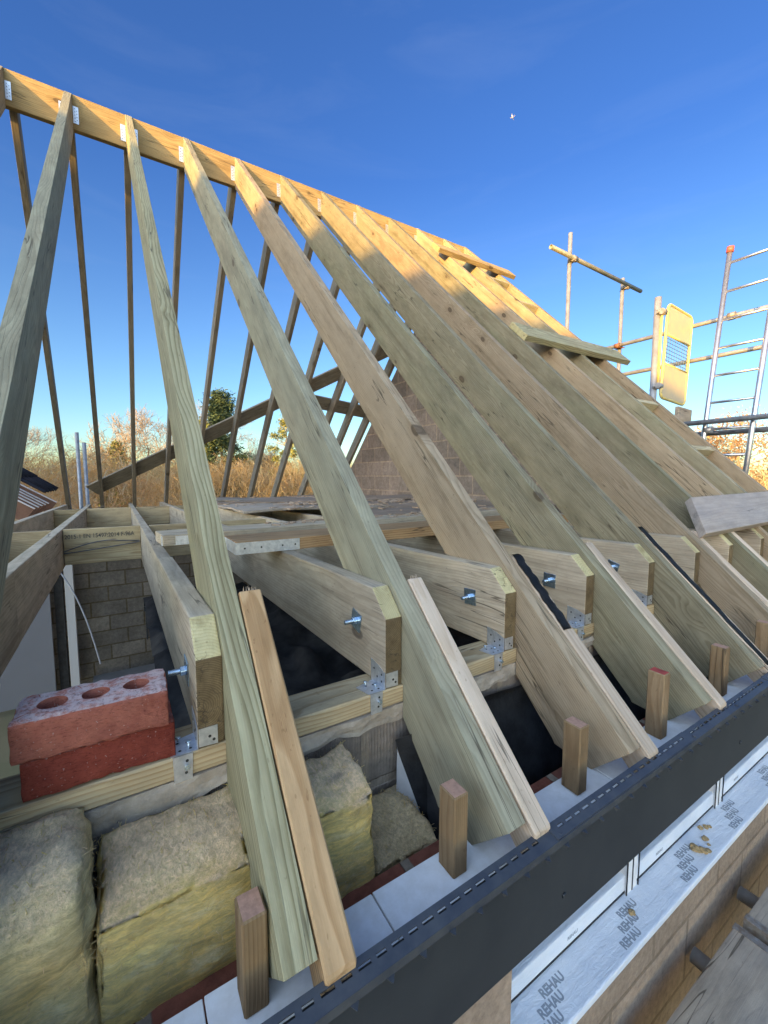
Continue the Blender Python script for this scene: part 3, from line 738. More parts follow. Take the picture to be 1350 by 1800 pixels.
# ------------------------------------------------------------------ loose planks
def plank(name, A, B, wdir, w_, th, mat, label, cat='plank', group=None, end_mat=None):
    A = Vector(A); B = Vector(B); e1 = (B - A).normalized(); wv = Vector(wdir); up = e1.cross(wv).normalized()
    if up.z < 0: up = -up
    M = frame(A, e1, up); L_ = (B - A).length
    bm = bmesh.new(); s = 1 if Vector((M[0][1], M[1][1], M[2][1])).dot(wv) > 0 else -1
    add_prism(bm, [(0, 0), (L_, 0), (L_, th), (0, th)], min(0, s * w_), max(0, s * w_), None, [0, 1 if end_mat else 0, 0, 1 if end_mat else 0])
    bevel(bm, .004, 2)
    o = mesh_obj(name, bm, [mat] + ([end_mat] if end_mat else []), None, M)
    return tag(o, label, cat, group)
z1 = zf(1.6)
p1 = plank('plank', (.33, 1.53, z1 + .003), (2.3, 1.55, zf(1.6) + .003), (0, 1, 0), .20, .047, W_FIR, 'pale plank across the joists with a galvanised strap on its left end', group='planks laid across the joists')
bm = bmesh.new()
add_box(bm, (.448, 1.5285, z1 + .0255), (.24, .002, .043)); add_box(bm, (.3285, 1.63, z1 + .0255), (.002, .20, .043))
for hx in (.36, .42, .50, .55): add_cyl(bm, (hx, 1.5272, z1 + .025), (hx, 1.5265, z1 + .025), .0035, 8, mi=1)
c = mesh_obj('end_strap', bm, [GALV, HOLE]); bpy.context.view_layer.update(); c.parent = p1; c.matrix_parent_inverse = p1.matrix_world.inverted()
z2 = zf(2.0)
p2 = plank('plank', (.125, 1.93, z2 + .003), (2.9, 2.16, z2 + .003), (0, 1, 0), .19, .045, W_JOIST, 'farther plank across the joists, scattered with chips', group='planks laid across the joists')
bm = bmesh.new(); add_box(bm, (.215, 1.9275 + .0075, z2 + .0235), (.19, .002, .038), Matrix.Identity(4)); add_box(bm, (.1225, 2.03, z2 + .0235), (.002, .19, .038))
c = mesh_obj('end_strap', bm, GALV); bpy.context.view_layer.update(); c.parent = p2; c.matrix_parent_inverse = p2.matrix_world.inverted()

# planks lying on the front slope
DN = Vector((0, -1, -TAN)).normalized(); UPN = Vector((0, -TAN, 1)).normalized()
def on_roof(x, y, h=0.): return Vector((x, y, ztop(y))) + UPN * h
plank('roof_plank', on_roof(2.60, 2.33, .002), on_roof(4.10, 2.36, .002), DN, .205, .045, W_RAFT, 'weathered plank laid across the rafters midway up the slope', group='planks resting on the rafters', end_mat=W_CUT)
plank('roof_plank', on_roof(2.84, 3.62, .002), on_roof(3.98, 3.62, .002), DN, .16, .045, W_RIDGE, 'small sunlit plank resting high on the rafters near the ridge', group='planks resting on the rafters')
lowp = plank('roof_plank', on_roof(2.42, .985, .002), on_roof(4.3, 1.0, .002), DN, .215, .038, W_BLUEISH, 'low damp plank lying across the rafter tails at the right edge', group='planks resting on the rafters')

for v in lowp.data.vertices:
    if v.co.x < .1: v.co.x -= .22 * abs(v.co.y) / .215

# gable ladder noggins
for k, y in enumerate((3.35, 2.95, 2.35, 1.74, 1.34)):
    xa = RX_TOP[9] + (RX_BOT[9] - RX_TOP[9]) * (YR0 - y) / (YR0 - YF) + RW + .001; xb_ = 3.735 + (3.69 - 3.735) * (YR0 - y) / (YR0 - YF) - .001
    bm = bmesh.new(); add_box(bm, ((xb_ - xa) / 2, 0, -.085), (xb_ - xa, .045, .165)); bevel(bm, .003)
    M = frame(on_roof(xa, y, -.002), (1, 0, 0), UPN)
    tag(mesh_obj('ladder_noggin', bm, W_RAFT, None, M), '%s short noggin down the gable ladder from the ridge' % ORD[k], 'noggin', 'noggins of the gable ladder')

# rear valley boards
def valley(A, B, label):
    A = Vector(A); B = Vector(B); nrm = Vector((0, TAN, 1)).normalized()
    e1 = (B - A).normalized(); M = frame(A + nrm * .004, e1, nrm); L_ = (B - A).length
    bm = bmesh.new(); add_prism(bm, [(0, 0), (L_, 0), (L_, .03), (0, .03)], -.11, .11); bevel(bm, .003)
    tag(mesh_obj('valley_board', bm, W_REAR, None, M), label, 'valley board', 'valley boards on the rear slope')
def rz(y): return ZR - (y - YR1) * TAN
valley((-.40, 7.35, rz(7.35)), (3.45, 5.17, rz(5.17)), 'long valley board climbing across the rear rafters')
valley((2.02, 5.93, rz(5.93)), (3.6, 6.06, rz(6.06)), 'short valley board lying nearly level behind the rear rafters')

# rear plate and rear wall
bm = bmesh.new(); add_box(bm, (0, 0, 0), (5.0, .10, .045)); bevel(bm, .003)
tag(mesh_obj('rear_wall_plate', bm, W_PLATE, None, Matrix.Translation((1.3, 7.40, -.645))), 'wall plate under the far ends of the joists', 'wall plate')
bm = bmesh.new(); add_box(bm, (0, 0, 0), (5.4, .10, 2.4))
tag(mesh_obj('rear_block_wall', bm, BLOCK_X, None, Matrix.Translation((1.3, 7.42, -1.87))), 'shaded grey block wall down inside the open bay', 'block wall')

# gable wall: pentagon-ish profile in (y,z), thickness along x
zl = .275
gy0, gy1 = .95, 2 * YC - .95
bm = bmesh.new()
prof = [(gy0, GZ), (gy1, GZ), (gy1, ztop(.95) - zl), (YC, ztop(YC) - zl), (gy0, ztop(.95) - zl)]
Mx = Matrix(((0, -1, 0, 0), (1, 0, 0, 0), (0, 0, 1, 0), (0, 0, 0, 1)))
a = [bm.verts.new((3.475, p[0], p[1])) for p in prof]; b2 = [bm.verts.new((3.60, p[0], p[1])) for p in prof]
bm.faces.new(a); bm.faces.new(b2[::-1])
for k in range(5): bm.faces.new((a[k], a[(k + 1) % 5], b2[(k + 1) % 5], b2[k]))
tag(mesh_obj('gable_wall', bm, BLOCK_Y), 'stepped grey blockwork gable seen between the rafters', 'block wall')

# old boarding and debris over the joists beyond the planks
def oldboard(x0, x1, y0, y1, dz, label, mat=W_OLD, curl=.02, seed=0.):
    nx, ny = 14, 10; bm = bmesh.new(); g = []
    for i in range(nx + 1):
        row = []
        for j in range(ny + 1):
            u, v = i / nx, j / ny
            x = x0 + (x1 - x0) * u; y = y0 + (y1 - y0) * v
            edge = min(u, 1 - u, v, 1 - v)
            jag = .05 * noise.noise(Vector((x * 4, y * 4, seed))) * (1 if edge < .01 else 0)
            z = zf(y) + dz + curl * (noise.noise(Vector((x * 1.4, y * 1.1, seed))) + .4)
            row.append(bm.verts.new((x + jag, y + jag, max(z, zf(y) + .003))))
        g.append(row)
    for i in range(nx):
        for j in range(ny): bm.faces.new((g[i][j], g[i + 1][j], g[i + 1][j + 1], g[i][j + 1]))
    r = bmesh.ops.extrude_face_region(bm, geom=bm.faces[:])
    for v in [q for q in r['geom'] if isinstance(q, bmesh.types.BMVert)]: v.co.z += .018
    cx, cy = (x0 + x1) / 2, (y0 + y1) / 2
    bm.transform(Matrix.Translation((-cx, -cy, 0)))
    return tag(mesh_obj('old_board', bm, mat, None, Matrix.Translation((cx, cy, 0))), label, 'board', 'old boards covering the far joists')
oldboard(.80, 2.1, 3.35, 4.6, .012, 'curled grey-brown board nearest the dark gap', W_GREY, .03, 1.)
oldboard(.82, 2.3, 4.55, 5.5, .03, 'old board behind the curled one', W_OLD, .03, 2.)
oldboard(.85, 2.4, 5.55, 6.9, .02, 'farthest old board below the conifer', W_GREY, .03, 3.)
oldboard(2.2, 3.44, 3.0, 4.3, .012, 'old board at the right, close to the block gable', W_OLD, .03, 4.)
oldboard(2.35, 3.44, 4.35, 6.8, .03, 'old board along the foot of the block gable', W_OLD, .03, 5.)
oldboard(1.4, 3.44, 2.45, 2.95, .012, 'old narrow board just behind the farther plank', W_OLD, .02, 6.)
bm = bmesh.new()
for k in range(420):
    x = random.uniform(.5, 3.4); y = random.choice((random.uniform(2.5, 6.8), random.uniform(3.3, 5.))) ; s = random.uniform(.01, .05)
    z = zf(y) + .055
    if x < .85 and y > 2.4: continue
    if not (y > 3.3 or (x > 1.4 and y < 2.95) or (x > 2.2 and y > 3.)): continue
    M = Matrix.Translation((x, y, z)) @ Matrix.Rotation(random.uniform(0, 6), 4, 'Z') @ Matrix.Rotation(random.uniform(-.3, .3), 4, 'X')
    add_box(bm, (0, 0, 0), (s * random.uniform(1, 3), s, s * .25), M)
for k in range(160):
    x = random.uniform(.6, 2.8); y = 1.95 + .083 * (x - .125) + random.uniform(.03, .17); s = random.uniform(.006, .022)
    M = Matrix.Translation((x, y, z2 + .052)) @ Matrix.Rotation(random.uniform(0, 6), 4, 'Z')
    add_box(bm, (0, 0, 0), (s * random.uniform(1, 3), s, s * .35), M)
tag(mesh_obj('debris', bm, DEBRIS), 'splintered wood chips strewn over the old boards', 'debris', kind='stuff')

# inside the bay : plasterboard, post, cable, sheeting
bm = bmesh.new(); add_box(bm, (0, 0, 0), (1.3, .05, 2.3)); tag(mesh_obj('plasterboard_panel', bm, PLASTER, None, Matrix.Translation((-1.55, 6.9, -1.85))), 'pale plasterboard panel down in the open bay', 'wall panel')
bm = bmesh.new(); add_box(bm, (0, 0, 0), (.10, .10, 2.3)); bevel(bm, .004); tag(mesh_obj('post', bm, WHITEEDGE, None, Matrix.Translation((-.70, 7.05, -1.78))), 'pale upright post left of the shaded block wall', 'post')
bm = bmesh.new(); add_box(bm, (0, 0, 0), (.10, .06, 2.3)); tag(mesh_obj('dark_gap_strip', bm, BLACKP, None, Matrix.Translation((-.83, 7.12, -1.85))), 'dark blue-black strip filling the dark gap between panel and post', 'membrane')  # black box stands in for a shaded gap with blue-black pipes
bm = bmesh.new(); pts = []
for k in range(24):
    u = k / 23; pts.append((-.86 + .50 * u + .05 * math.sin(u * 3), 6.75 - .6 * u, -1.1 - 1.0 * u ** 1.4 - .25 * u))
add_tube(bm, pts, .009); tag(mesh_obj('cable', bm, CABLE, None, None, True), 'white cable hanging down in front of the shaded block wall', 'cable')
bm = bmesh.new(); add_box(bm, (.22, 7.30, -2.05), (.10, .06, .07)); add_box(bm, (.20, 7.32, -2.3), (.02, .02, .5))
tag(mesh_obj('socket_box', bm, ANTH), 'small dark socket box on the shaded block wall', 'socket box')
bm = bmesh.new(); n_ = 34; g = []
for i in range(n_ + 1):
    g.append([bm.verts.new((.16 + 3.2 * i / n_, 1.0 + 5.9 * j / n_, -1.75 + .16 * noise.fractal(Vector((i * .35, j * .35, 3)), 1, 2, 4))) for j in range(n_ + 1)])
for i in range(n_):
    for j in range(n_): bm.faces.new((g[i][j], g[i + 1][j], g[i + 1][j + 1], g[i][j + 1]))
tag(mesh_obj('black_sheeting', bm, plain('dull_black_sheet', (.010, .010, .011), .8, 0, .3, 5, .3, (.03, .03, .03), .15), None, None, True), 'crumpled black plastic sheeting deep in the dark opening', 'plastic sheet')

# ------------------------------------------------------------------ outer leaf, cavity insulation, membrane
outer = empty('outer_leaf_wall', (1.9, .55, GZ)); tag(outer, 'outer wall leaf of blockwork under the window with a red brick course above', 'outer wall')
bm = bmesh.new(); add_box(bm, (0, 0, 0), (5.0, .112, .12)); mesh_obj('lintel_course', bm, REDB, outer, Matrix.Translation((1.9, .571, -.822)))
bm = bmesh.new(); add_box(bm, (0, 0, 0), (5.0, .10, 1.78)); mesh_obj('blockwork', bm, BLOCK_OUT, outer, Matrix.Translation((1.9, .571, -2.19)))
bm = bmesh.new(); add_box(bm, (0, 0, 0), (1.22, .10, .416)); mesh_obj('pier', bm, BLOCK_OUT, outer, Matrix.Translation((.03, .571, -1.09)))
bm = bmesh.new(); add_box(bm, (1.5, .70, -.90), (4.2, .16, .02)); roughen(bm, .02, 9, 3, 20)
tag(mesh_obj('cavity_rubble', bm, MORTAR_BR), 'crumbly mortar droppings in the bottom of the cavity', 'rubble', kind='stuff')
def batt(x0, x1, y0, y1, z0, z1, label, mat, seed, amp=.016, taper=0., lean=0.):
    bm = bmesh.new(); add_box(bm, (0, 0, 0), (x1 - x0, y1 - y0, z1 - z0))
    bmesh.ops.subdivide_edges(bm, edges=bm.edges[:], cuts=26, use_grid_fill=True)
    H = z1 - z0
    bm.normal_update()
    for v in bm.verts:
        h = (v.co.z + H / 2) / H
        hw = (x1 - x0) / 2; dd = (y1 - y0) / 2
        p = v.co * 8 + Vector((seed, seed, seed)); q = v.co * 45 + Vector((seed, 0, 0))
        ex = sorted((hw - abs(v.co.x), dd - abs(v.co.y), H / 2 - abs(v.co.z)))[1]
        v.co += v.normal * (noise.fractal(p, 1, 2, 4) * amp + noise.fractal(q, 1, 2, 3) * amp * .5 - max(0, 1 - ex / .022) * .009)
        lay = noise.noise(Vector((v.co.x * 3, seed, v.co.z * 48))) * .0045 + noise.noise(Vector((v.co.x * 9, seed + 4, v.co.z * 16))) * .007
        if v.normal.y < -.3: v.co.y += lay
        wt = min(1, max(0, (h - .45) / .55)) ** 1.5
        v.co.z += wt * (-.020 * max(0, -v.co.y / dd) ** 2 + .010 * noise.noise(Vector((v.co.x * 14, v.co.y * 14, seed))))
        v.co.x += lean * (1 - h); v.co.y -= taper * (1 - h)
    o = mesh_obj('insulation_batt', bm, mat, None, Matrix.Translation(((x0 + x1) / 2, (y0 + y1) / 2, (z0 + z1) / 2)), True)
    # loose fibres
    bm = bmesh.new(); me = o.data; vs = me.vertices
    for k in range(900):
        v = vs[random.randrange(len(vs))]
        if v.normal.z < -.3: continue
        d = (v.normal + Vector((random.uniform(-1, 1), random.uniform(-1, 1), random.uniform(-1, 1))) * .9).normalized(); l = random.uniform(.003, .010)
        e = Vector((random.uniform(-1, 1), random.uniform(-1, 1), random.uniform(-1, 1))) * l * .5
        add_tube(bm, [v.co - v.normal * .001, v.co + d * l * .5 + e * .4, v.co + d * l + e], .0005, 3)
    f = mesh_obj('loose_fibres', bm, WOOL, None, None); f['kind'] = 'stuff'; f.parent = o
    return tag(o, label, 'insulation', 'mineral wool batts in the wall cavity')
batt(-.42, -.076, .625, .795, -.95, -.53, 'greyish yellow wool batt at the bottom left corner', WOOL_DIRTY, 1., .011, .02, .035)
batt(-.064, .150, .622, .795, -.93, -.585, 'bright yellow wool batt between the corner batt and the striped rafter', WOOL, 5., .007, .0)
batt(.19, .376, .63, .775, -.95, -.575, 'yellow wool batt standing right of the orange batten', WOOL, 9., .008, .01)
batt(.385, .53, .63, .79, -1.0, -.745, 'low brown wool batt in the cavity beside the black membrane', WOOL_BROWN, 13., .014, .0)
# membrane draped into the cavity
bm = bmesh.new(); nx, ny = 120, 12; g = []
for i in range(nx + 1):
    x = .56 + 3.2 * i / nx; row = []
    for j in range(ny + 1):
        v = j / ny
        y = .782 - .10 * v ** 1.3; z = -.61 - .24 * v
        y += .010 * noise.noise(Vector((x * 6, v * 3, 1))) ; z += .012 * noise.noise(Vector((x * 8, v * 2, 4)))
        row.append(bm.verts.new((x, y, z)))
    g.append(row)
for i in range(nx):
    for j in range(ny): bm.faces.new((g[i][j], g[i + 1][j], g[i + 1][j + 1], g[i][j + 1]))
bmesh.ops.solidify(bm, geom=bm.faces[:], thickness=.002)
tag(mesh_obj('cavity_membrane', bm, BLACKP, None, None, True), 'long black membrane draped in the cavity behind the rafter tails', 'membrane')
fl = empty('membrane_flap', (.54, .74, -.75)); tag(fl, 'cut black membrane flap showing a torn white triangle', 'membrane')
bm = bmesh.new()
q = [bm.verts.new(p) for p in ((.515, .775, -.62), (.585, .745, -.60), (.60, .66, -.80), (.575, .655, -.86), (.555, .70, -.86))]
bm.faces.new(q); bmesh.ops.solidify(bm, geom=bm.faces[:], thickness=.002); mesh_obj('black_face', bm, BLACKP, fl)
bm = bmesh.new()
q = [bm.verts.new(p) for p in ((.513, .765, -.635), (.558, .695, -.83), (.554, .69, -.865), (.515, .755, -.77), (.512, .765, -.74))]
bm.faces.new(q); bmesh.ops.solidify(bm, geom=bm.faces[:], thickness=.002); mesh_obj('white_face', bm, WHITEP, fl)

# ------------------------------------------------------------------ soffit boards, stubs, fascia, vent
for k, (xa, xb_) in enumerate(((-.6, .060), (.0625, .334), (.3365, .964), (.9665, 1.62), (1.6225, 2.6), (2.6025, 4.1))):
    bm = bmesh.new(); add_box(bm, ((xa + xb_) / 2, .507, 0), (xb_ - xa, .142, .009)); bevel(bm, .001)
    dz = (0, .0015, .0, .0018, 0, .001)[k]
    for v in bm.verts: v.co.z += (.0025 if k == 2 else 0) * (1 - (v.co.x - xa) / (xb_ - xa))
    tag(mesh_obj('soffit_board', bm, UPVC, None, Matrix.Translation((0, 0, -.7345 + dz))),
        'white soffit board, %s piece counted from the bottom left' % ORD[k], 'soffit board', 'white soffit boards')
def stub(x, y, top, label, red=False, tilt=(0, 0)):
    zb_ = -.729; H = top - zb_
    M = Matrix.Translation((x, y, zb_)) @ Matrix.Rotation(tilt[0], 4, 'X') @ Matrix.Rotation(tilt[1], 4, 'Y') @ Matrix.Rotation(R_(-90), 4, 'Y')
    bm = bmesh.new(); add_box(bm, (H / 2, 0, 0), (H, .044, .034)); bevel(bm, .0025)
    for f in bm.faces:
        if f.calc_center_median().x > H - .001: f.material_index = 1
    o = mesh_obj('stub_post', bm, [W_POST, plain('red_marked_end', (.45, .06, .04), .8, 0, .5, 60) if red else plain('pink_end_grain', (.46, .25, .16), .9, 0, .3, 90, .4)], None, M)
    bm = bmesh.new(); add_cyl(bm, (H - .03, -.002, -.0172), (H - .03, -.002, -.0178), .0028, 8)
    bpy.context.view_layer.update()
    c = mesh_obj('screw_hole', bm, HOLE); c.parent = o; c.matrix_parent_inverse = Matrix.Identity(4)
    return tag(o, label, 'timber stub', 'timber stubs standing on the soffit')
stub(.121, .541, -.586, 'nearest brown timber stub with a pink sawn top')
stub(.489, .541, -.572, 'brown stub standing in front of the green-tinged rafter')
stub(.862, .541, -.567, 'brown stub in front of the rafter with the felted batten')
stub(1.243, .541, -.542, 'brown stub whose top is painted red', True)
stub(1.665, .545, -.565, 'brown stub behind the pinkish batten')
stub(2.07, .545, -.56, 'farthest brown stub near the crumpled felt')
# fascia
fa = empty('fascia_board', (1.6, .43, -.76)); tag(fa, 'long dark anthracite fascia board along the eaves', 'fascia')
bm = bmesh.new(); add_box(bm, (1.9, .4395, -.757), (5.2, .018, .184)); bevel(bm, .002, 2); fab = mesh_obj('board', bm, ANTH, fa)
for x, z in ((.67, -.79), (1.511, -.785), (2.4, -.78), (-.1, -.78)):
    bm = bmesh.new(); add_cyl(bm, (x, .4305, z), (x, .4278, z), .006, 12, .005); mesh_obj('screw_cap', bm, ANTH, fab)
# over-fascia vent: strip with slots and a comb of teeth, in lengths
edges = [-.35, .64, 1.185, 1.735, 2.285, 2.83, 3.38, 4.0]
YI, YO = .4555, .4265
def zs(y): return -.6585 - (.4555 - y) * .14
for k, (xa, xb_) in enumerate(zip(edges, edges[1:])):
    e = empty('fascia_vent', ((xa + xb_) / 2, .44, -.66)); tag(e, 'slotted dark vent strip on the fascia, %s length from bottom left' % ORD[k], 'vent strip', 'vent strips along the fascia')
    bm = bmesh.new(); ov = .004 if k % 2 else 0
    def slab(x0, x1, y0, y1, th=.0022):
        vs = [bm.verts.new((x, y, zs(y) + d + ov * .5)) for x in (x0, x1) for y in (y0, y1) for d in (0, th)]
        for q in ((0, 1, 3, 2), (4, 6, 7, 5), (0, 4, 5, 1), (2, 3, 7, 6), (0, 2, 6, 4), (1, 5, 7, 3)): bm.faces.new([vs[i] for i in q])
    ya, yb_ = .4465, .4405
    slab(xa, xb_, YI, ya); slab(xa, xb_, yb_, YO)
    x = xa + .012; first = True
    slab(xa, x, ya, yb_)
    while x < xb_ - .045:
        x2 = min(x + .009, xb_); x3 = min(x2 + (.016 if first else .020), xb_); first = not first
        slab(x, x2, ya, yb_); x = x3
    slab(x, xb_, ya, yb_)
    # turned-down lip
    vs = [bm.verts.new((xx, yy, zz)) for xx in (xa, xb_) for yy, zz in ((YO, zs(YO) + .0022), (YO - .002, zs(YO) + .0022), (YO - .002, zs(YO) - .012), (YO, zs(YO) - .012))]
    for q in ((0, 1, 5, 4), (1, 2, 6, 5), (2, 3, 7, 6), (3, 0, 4, 7), (0, 3, 2, 1), (4, 5, 6, 7)): bm.faces.new([vs[i] for i in q])
    stp = mesh_obj('strip', bm, NAVY, e)
    bm = bmesh.new(); x = xa + .02
    while x < xb_ - .01:
        p = [(x - .006, YO - .002, zs(YO) - .0115), (x + .007, YO - .002, zs(YO) - .0115), (x + .002, YO - .0025, zs(YO) - .024), (x, YO - .011, zs(YO) - .012)]
        v4 = [bm.verts.new(c) for c in p]
        for q in ((0, 1, 2), (0, 2, 3), (1, 3, 2), (0, 3, 1)): bm.faces.new([v4[i] for i in q])
        x += .055
    mesh_obj('comb_teeth', bm, NAVY, stp)['kind'] = 'stuff'
    for sx in (xa + .015, xa + .285):
        if sx > xb_: continue
        bm = bmesh.new(); add_cyl(bm, (sx, .4335, zs(.4335) + .002), (sx, .4335, zs(.4335) + .0045), .0048, 12, .0042); mesh_obj('screw_head', bm, NAVY, stp)

# ------------------------------------------------------------------ window under the fascia
win = empty('window', (2.2, .57, -1.27)); tag(win, 'long white window under the fascia, frame still wrapped in printed film', 'window')
WX0, WX1 = .650, 3.9
bm = bmesh.new()
add_prism(bm, [(WX0, -1.262), (WX1, -1.262), (WX1, -1.285), (WX0, -1.285)], .4975, .60); bevel(bm, .004, 2)
sill = mesh_obj('sill', bm, FILM, win)
bm = bmesh.new(); add_box(bm, ((WX0 + WX1) / 2, .6125, -1.235), (WX1 - WX0, .034, .060)); bevel(bm, .004, 2); mesh_obj('bottom_rail', bm, FILM, win)
bm = bmesh.new(); add_box(bm, ((WX0 + WX1) / 2, .5955, -1.2575), (WX1 - WX0, .003, .006)); mesh_obj('gasket', bm, GAP, win)
muls = [.680, 1.262, 1.885, 2.52, 3.15, 3.8]
for x in muls:
    bm = bmesh.new(); add_box(bm, (x, .609, -1.06), (.060, .040, .41)); bevel(bm, .004, 2); f = mesh_obj('mullion', bm, UPVC, win)
    bm = bmesh.new(); add_box(bm, (x, .5882, -1.06), (.0045, .0016, .408)); g_ = mesh_obj('gasket', bm, GAP, f)
    for s in (-1, 1):
        bm = bmesh.new(); add_box(bm, (x + s * .033, .5875, -1.06), (.003, .003, .408)); mesh_obj('gasket', bm, GAP, f)
bm = bmesh.new(); add_box(bm, ((WX0 + WX1) / 2, .628, -1.06), (WX1 - WX0 - .02, .012, .40)); mesh_obj('pane', bm, GLASSM, win)
bpy.context.view_layer.update()
def print_row(x, y, z, size, body='REHAU', vert=False, sx=1.):
    if vert: M = Matrix.Translation((x, y, z)) @ FACE_Y
    else: M = Matrix.Translation((x, y, z))
    o = text_mesh('printed_lettering', body, size, M, PRINT, sill, .0002, 'LEFT', sx, .0011 if size > .02 else .0004)
for x in (.80, .865, 1.16, 1.53, 1.93, 2.35, 2.8):
    pass
for x in (.805, 1.15, 1.50, 1.87, 2.24, 2.64):
    for k, y in enumerate((.566, .542, .518)):
        print_row(x - .035 * k, y, -1.2617, .027, 'REHAU', False, .95)
for x in (.95, 1.42, 2.05): print_row(x, .5952, -1.235, .014, 'REHAU', True, 1.)
# crumbs on the sill
for k, (x, y, s) in enumerate(((1.585, .545, .016), (1.60, .530, .013), (1.612, .522, .009), (1.66, .548, .010), (1.70, .575, .008), (1.72, .568, .009), (1.735, .562, .006), (1.645, .531, .005), (1.19, .552, .009))):
    bm = bmesh.new(); bmesh.ops.create_icosphere(bm, subdivisions=3, radius=s); roughen(bm, s * .5, 1.2 / s, k)
    for v in bm.verts: v.co.z = v.co.z * .6
    tag(mesh_obj('mortar_crumb', bm, RUBBLE, None, Matrix.Translation((x, y, -1.262 + s * .45))), '%s sandy crumb lying on the film-covered sill from the top right' % ORD[8 - k], 'crumb', 'sandy crumbs on the window sill')

# ------------------------------------------------------------------ scaffold platform, lower right
def sboard(x0, x1, y0, y1, z, label):
    e = empty('scaffold_board', ((x0 + x1) / 2, (y0 + y1) / 2, z)); tag(e, label, 'scaffold board', 'boards of the scaffold platform')
    bm = bmesh.new(); add_box(bm, (0, 0, 0), (x1 - x0, y1 - y0, .038)); bevel(bm, .004, 2)
    M = Matrix.Translation(((x0 + x1) / 2, (y0 + y1) / 2, z - .019)); o = mesh_obj('board', bm, W_GREY, None, M); o.parent = e; o.matrix_parent_inverse = Matrix.Translation(-Vector(e.location))
    for xe in (x0, x1):
        bm = bmesh.new(); s = 1 if xe == x1 else -1
        add_box(bm, (xe + s * .0012, (y0 + y1) / 2, z - .019), (.0024, y1 - y0 + .004, .041)); add_box(bm, (xe - s * .012, (y0 + y1) / 2, z + .0012), (.024, y1 - y0, .002)); add_box(bm, (xe - s * .012, y1 + .0012, z - .019), (.024, .002, .040))
        mesh_obj('end_band', bm, RUST, e)
sboard(-.9, 1.655, .222, .447, -1.48, 'scaffold board nearest the wall, near length')
sboard(-.9, 1.66, -.012, .216, -1.483, 'second scaffold board out, near length')
sboard(1.69, 4.6, .210, .435, -1.47, 'scaffold board nearest the wall, far length')
sboard(1.70, 4.6, -.024, .202, -1.474, 'second scaffold board out, far length')
sboard(-.9, 1.66, -.25, -.02, -1.481, 'third scaffold board out, under the viewer')
for k, x in enumerate((1.50, 1.88)):
    bm = bmesh.new(); add_pipe(bm, (x, .505, -1.55), (x, -1.2, -1.55), .024)
    tag(mesh_obj('scaffold_tube', bm, TUBE, None), ('scaffold tube end poking out under the near boards', 'scaffold tube end poking out farther along the wall')[k], 'scaffold tube', 'tubes carrying the platform boards')

# ------------------------------------------------------------------ scaffold beyond the gable
def tube(a, b, label, mat=TUBE, r=.02415, group='tubes of the scaffold beyond the gable'):
    bm = bmesh.new(); add_pipe(bm, a, b, r)
    return tag(mesh_obj('scaffold_tube', bm, mat), label, 'scaffold tube', group)
def coupler(p, label, mat=RUST, ax=0):
    bm = bmesh.new()
    add_cyl(bm, Vector(p) - Vector((0, 0, .025)), Vector(p) + Vector((0, 0, .025)), .034, 14)
    d = Vector((.034, 0, 0)) if ax == 0 else Vector((0, .034, 0))
    add_cyl(bm, Vector(p) - d + Vector((0, -.045, 0)) * (1 - ax) + Vector((-.045, 0, 0)) * ax, Vector(p) + d + Vector((0, -.045, 0)) * (1 - ax) + Vector((-.045, 0, 0)) * ax, .033, 14)
    add_cyl(bm, Vector(p) + Vector((-.05, -.02, -.01)), Vector(p) + Vector((.05, -.02, -.01)), .007, 6); add_cyl(bm, Vector(p) + Vector((-.062, -.02, -.01)), Vector(p) + Vector((-.044, -.02, -.01)), .012, 6)
    add_cyl(bm, Vector(p) + Vector((0, .05, -.03)), Vector(p) + Vector((0, -.07, -.03)), .006, 6)
    return tag(mesh_obj('coupler', bm, mat), label, 'coupler', 'scaffold couplers')
tube((4.55, 3.18, -3.1), (4.55, 3.18, 2.82), 'tall scaffold standard rising behind the roof slope')
tube((5.725, 3.20, -3.1), (5.725, 3.20, 2.605), 'shorter scaffold standard right of the tall one')
tube((4.12, 3.12, 2.525), (6.03, 3.12, 2.48), 'green-stained tube across the two standards', TUBE_GREEN)
tube((5.67, 5.0, 1.74), (5.67, -1.7, 1.705), 'upper guard rail passing behind the ladder')
tube((5.67, 5.0, 1.345), (5.67, -1.7, 1.315), 'middle guard rail passing behind the ladder')
tube((5.0, 2.40, -3.1), (5.0, 2.40, 1.925), 'dark thick standard carrying the yellow gate', TUBE, .034)
tube((4.82, 2.10, .52), (4.82, -1.0, .535), 'upper low tube running in front of the ladder', TUBE)
tube((5.02, 2.0, .425), (5.02, -1.0, .43), 'lower low tube behind the ladder foot', TUBE)
tube((4.86, 1.33, .05), (4.7, .9, .35), 'dark brace tube at the right edge low down', TUBE)
coupler((4.55, 3.165, 2.51), 'coupler on the tall standard'); coupler((5.725, 3.185, 2.48), 'coupler on the shorter standard')
coupler((5.70, 3.19, 1.725), 'reddish coupler where the guard rail meets the shorter standard', plain('red_rust', (.30, .13, .07), .7, .3, .4, 60, .3), 1)
coupler((5.0, 2.39, 1.76), 'coupler at the top hinge of the yellow gate'); coupler((5.0, 2.39, .98), 'coupler at the bottom hinge of the yellow gate', TUBE)
coupler((5.67, 1.95, 1.72), 'coupler on the upper guard rail beside the ladder', RUST, 1)
coupler((4.95, 1.83, .45), 'coupler under the low tubes near the ladder', TUBE, 1)
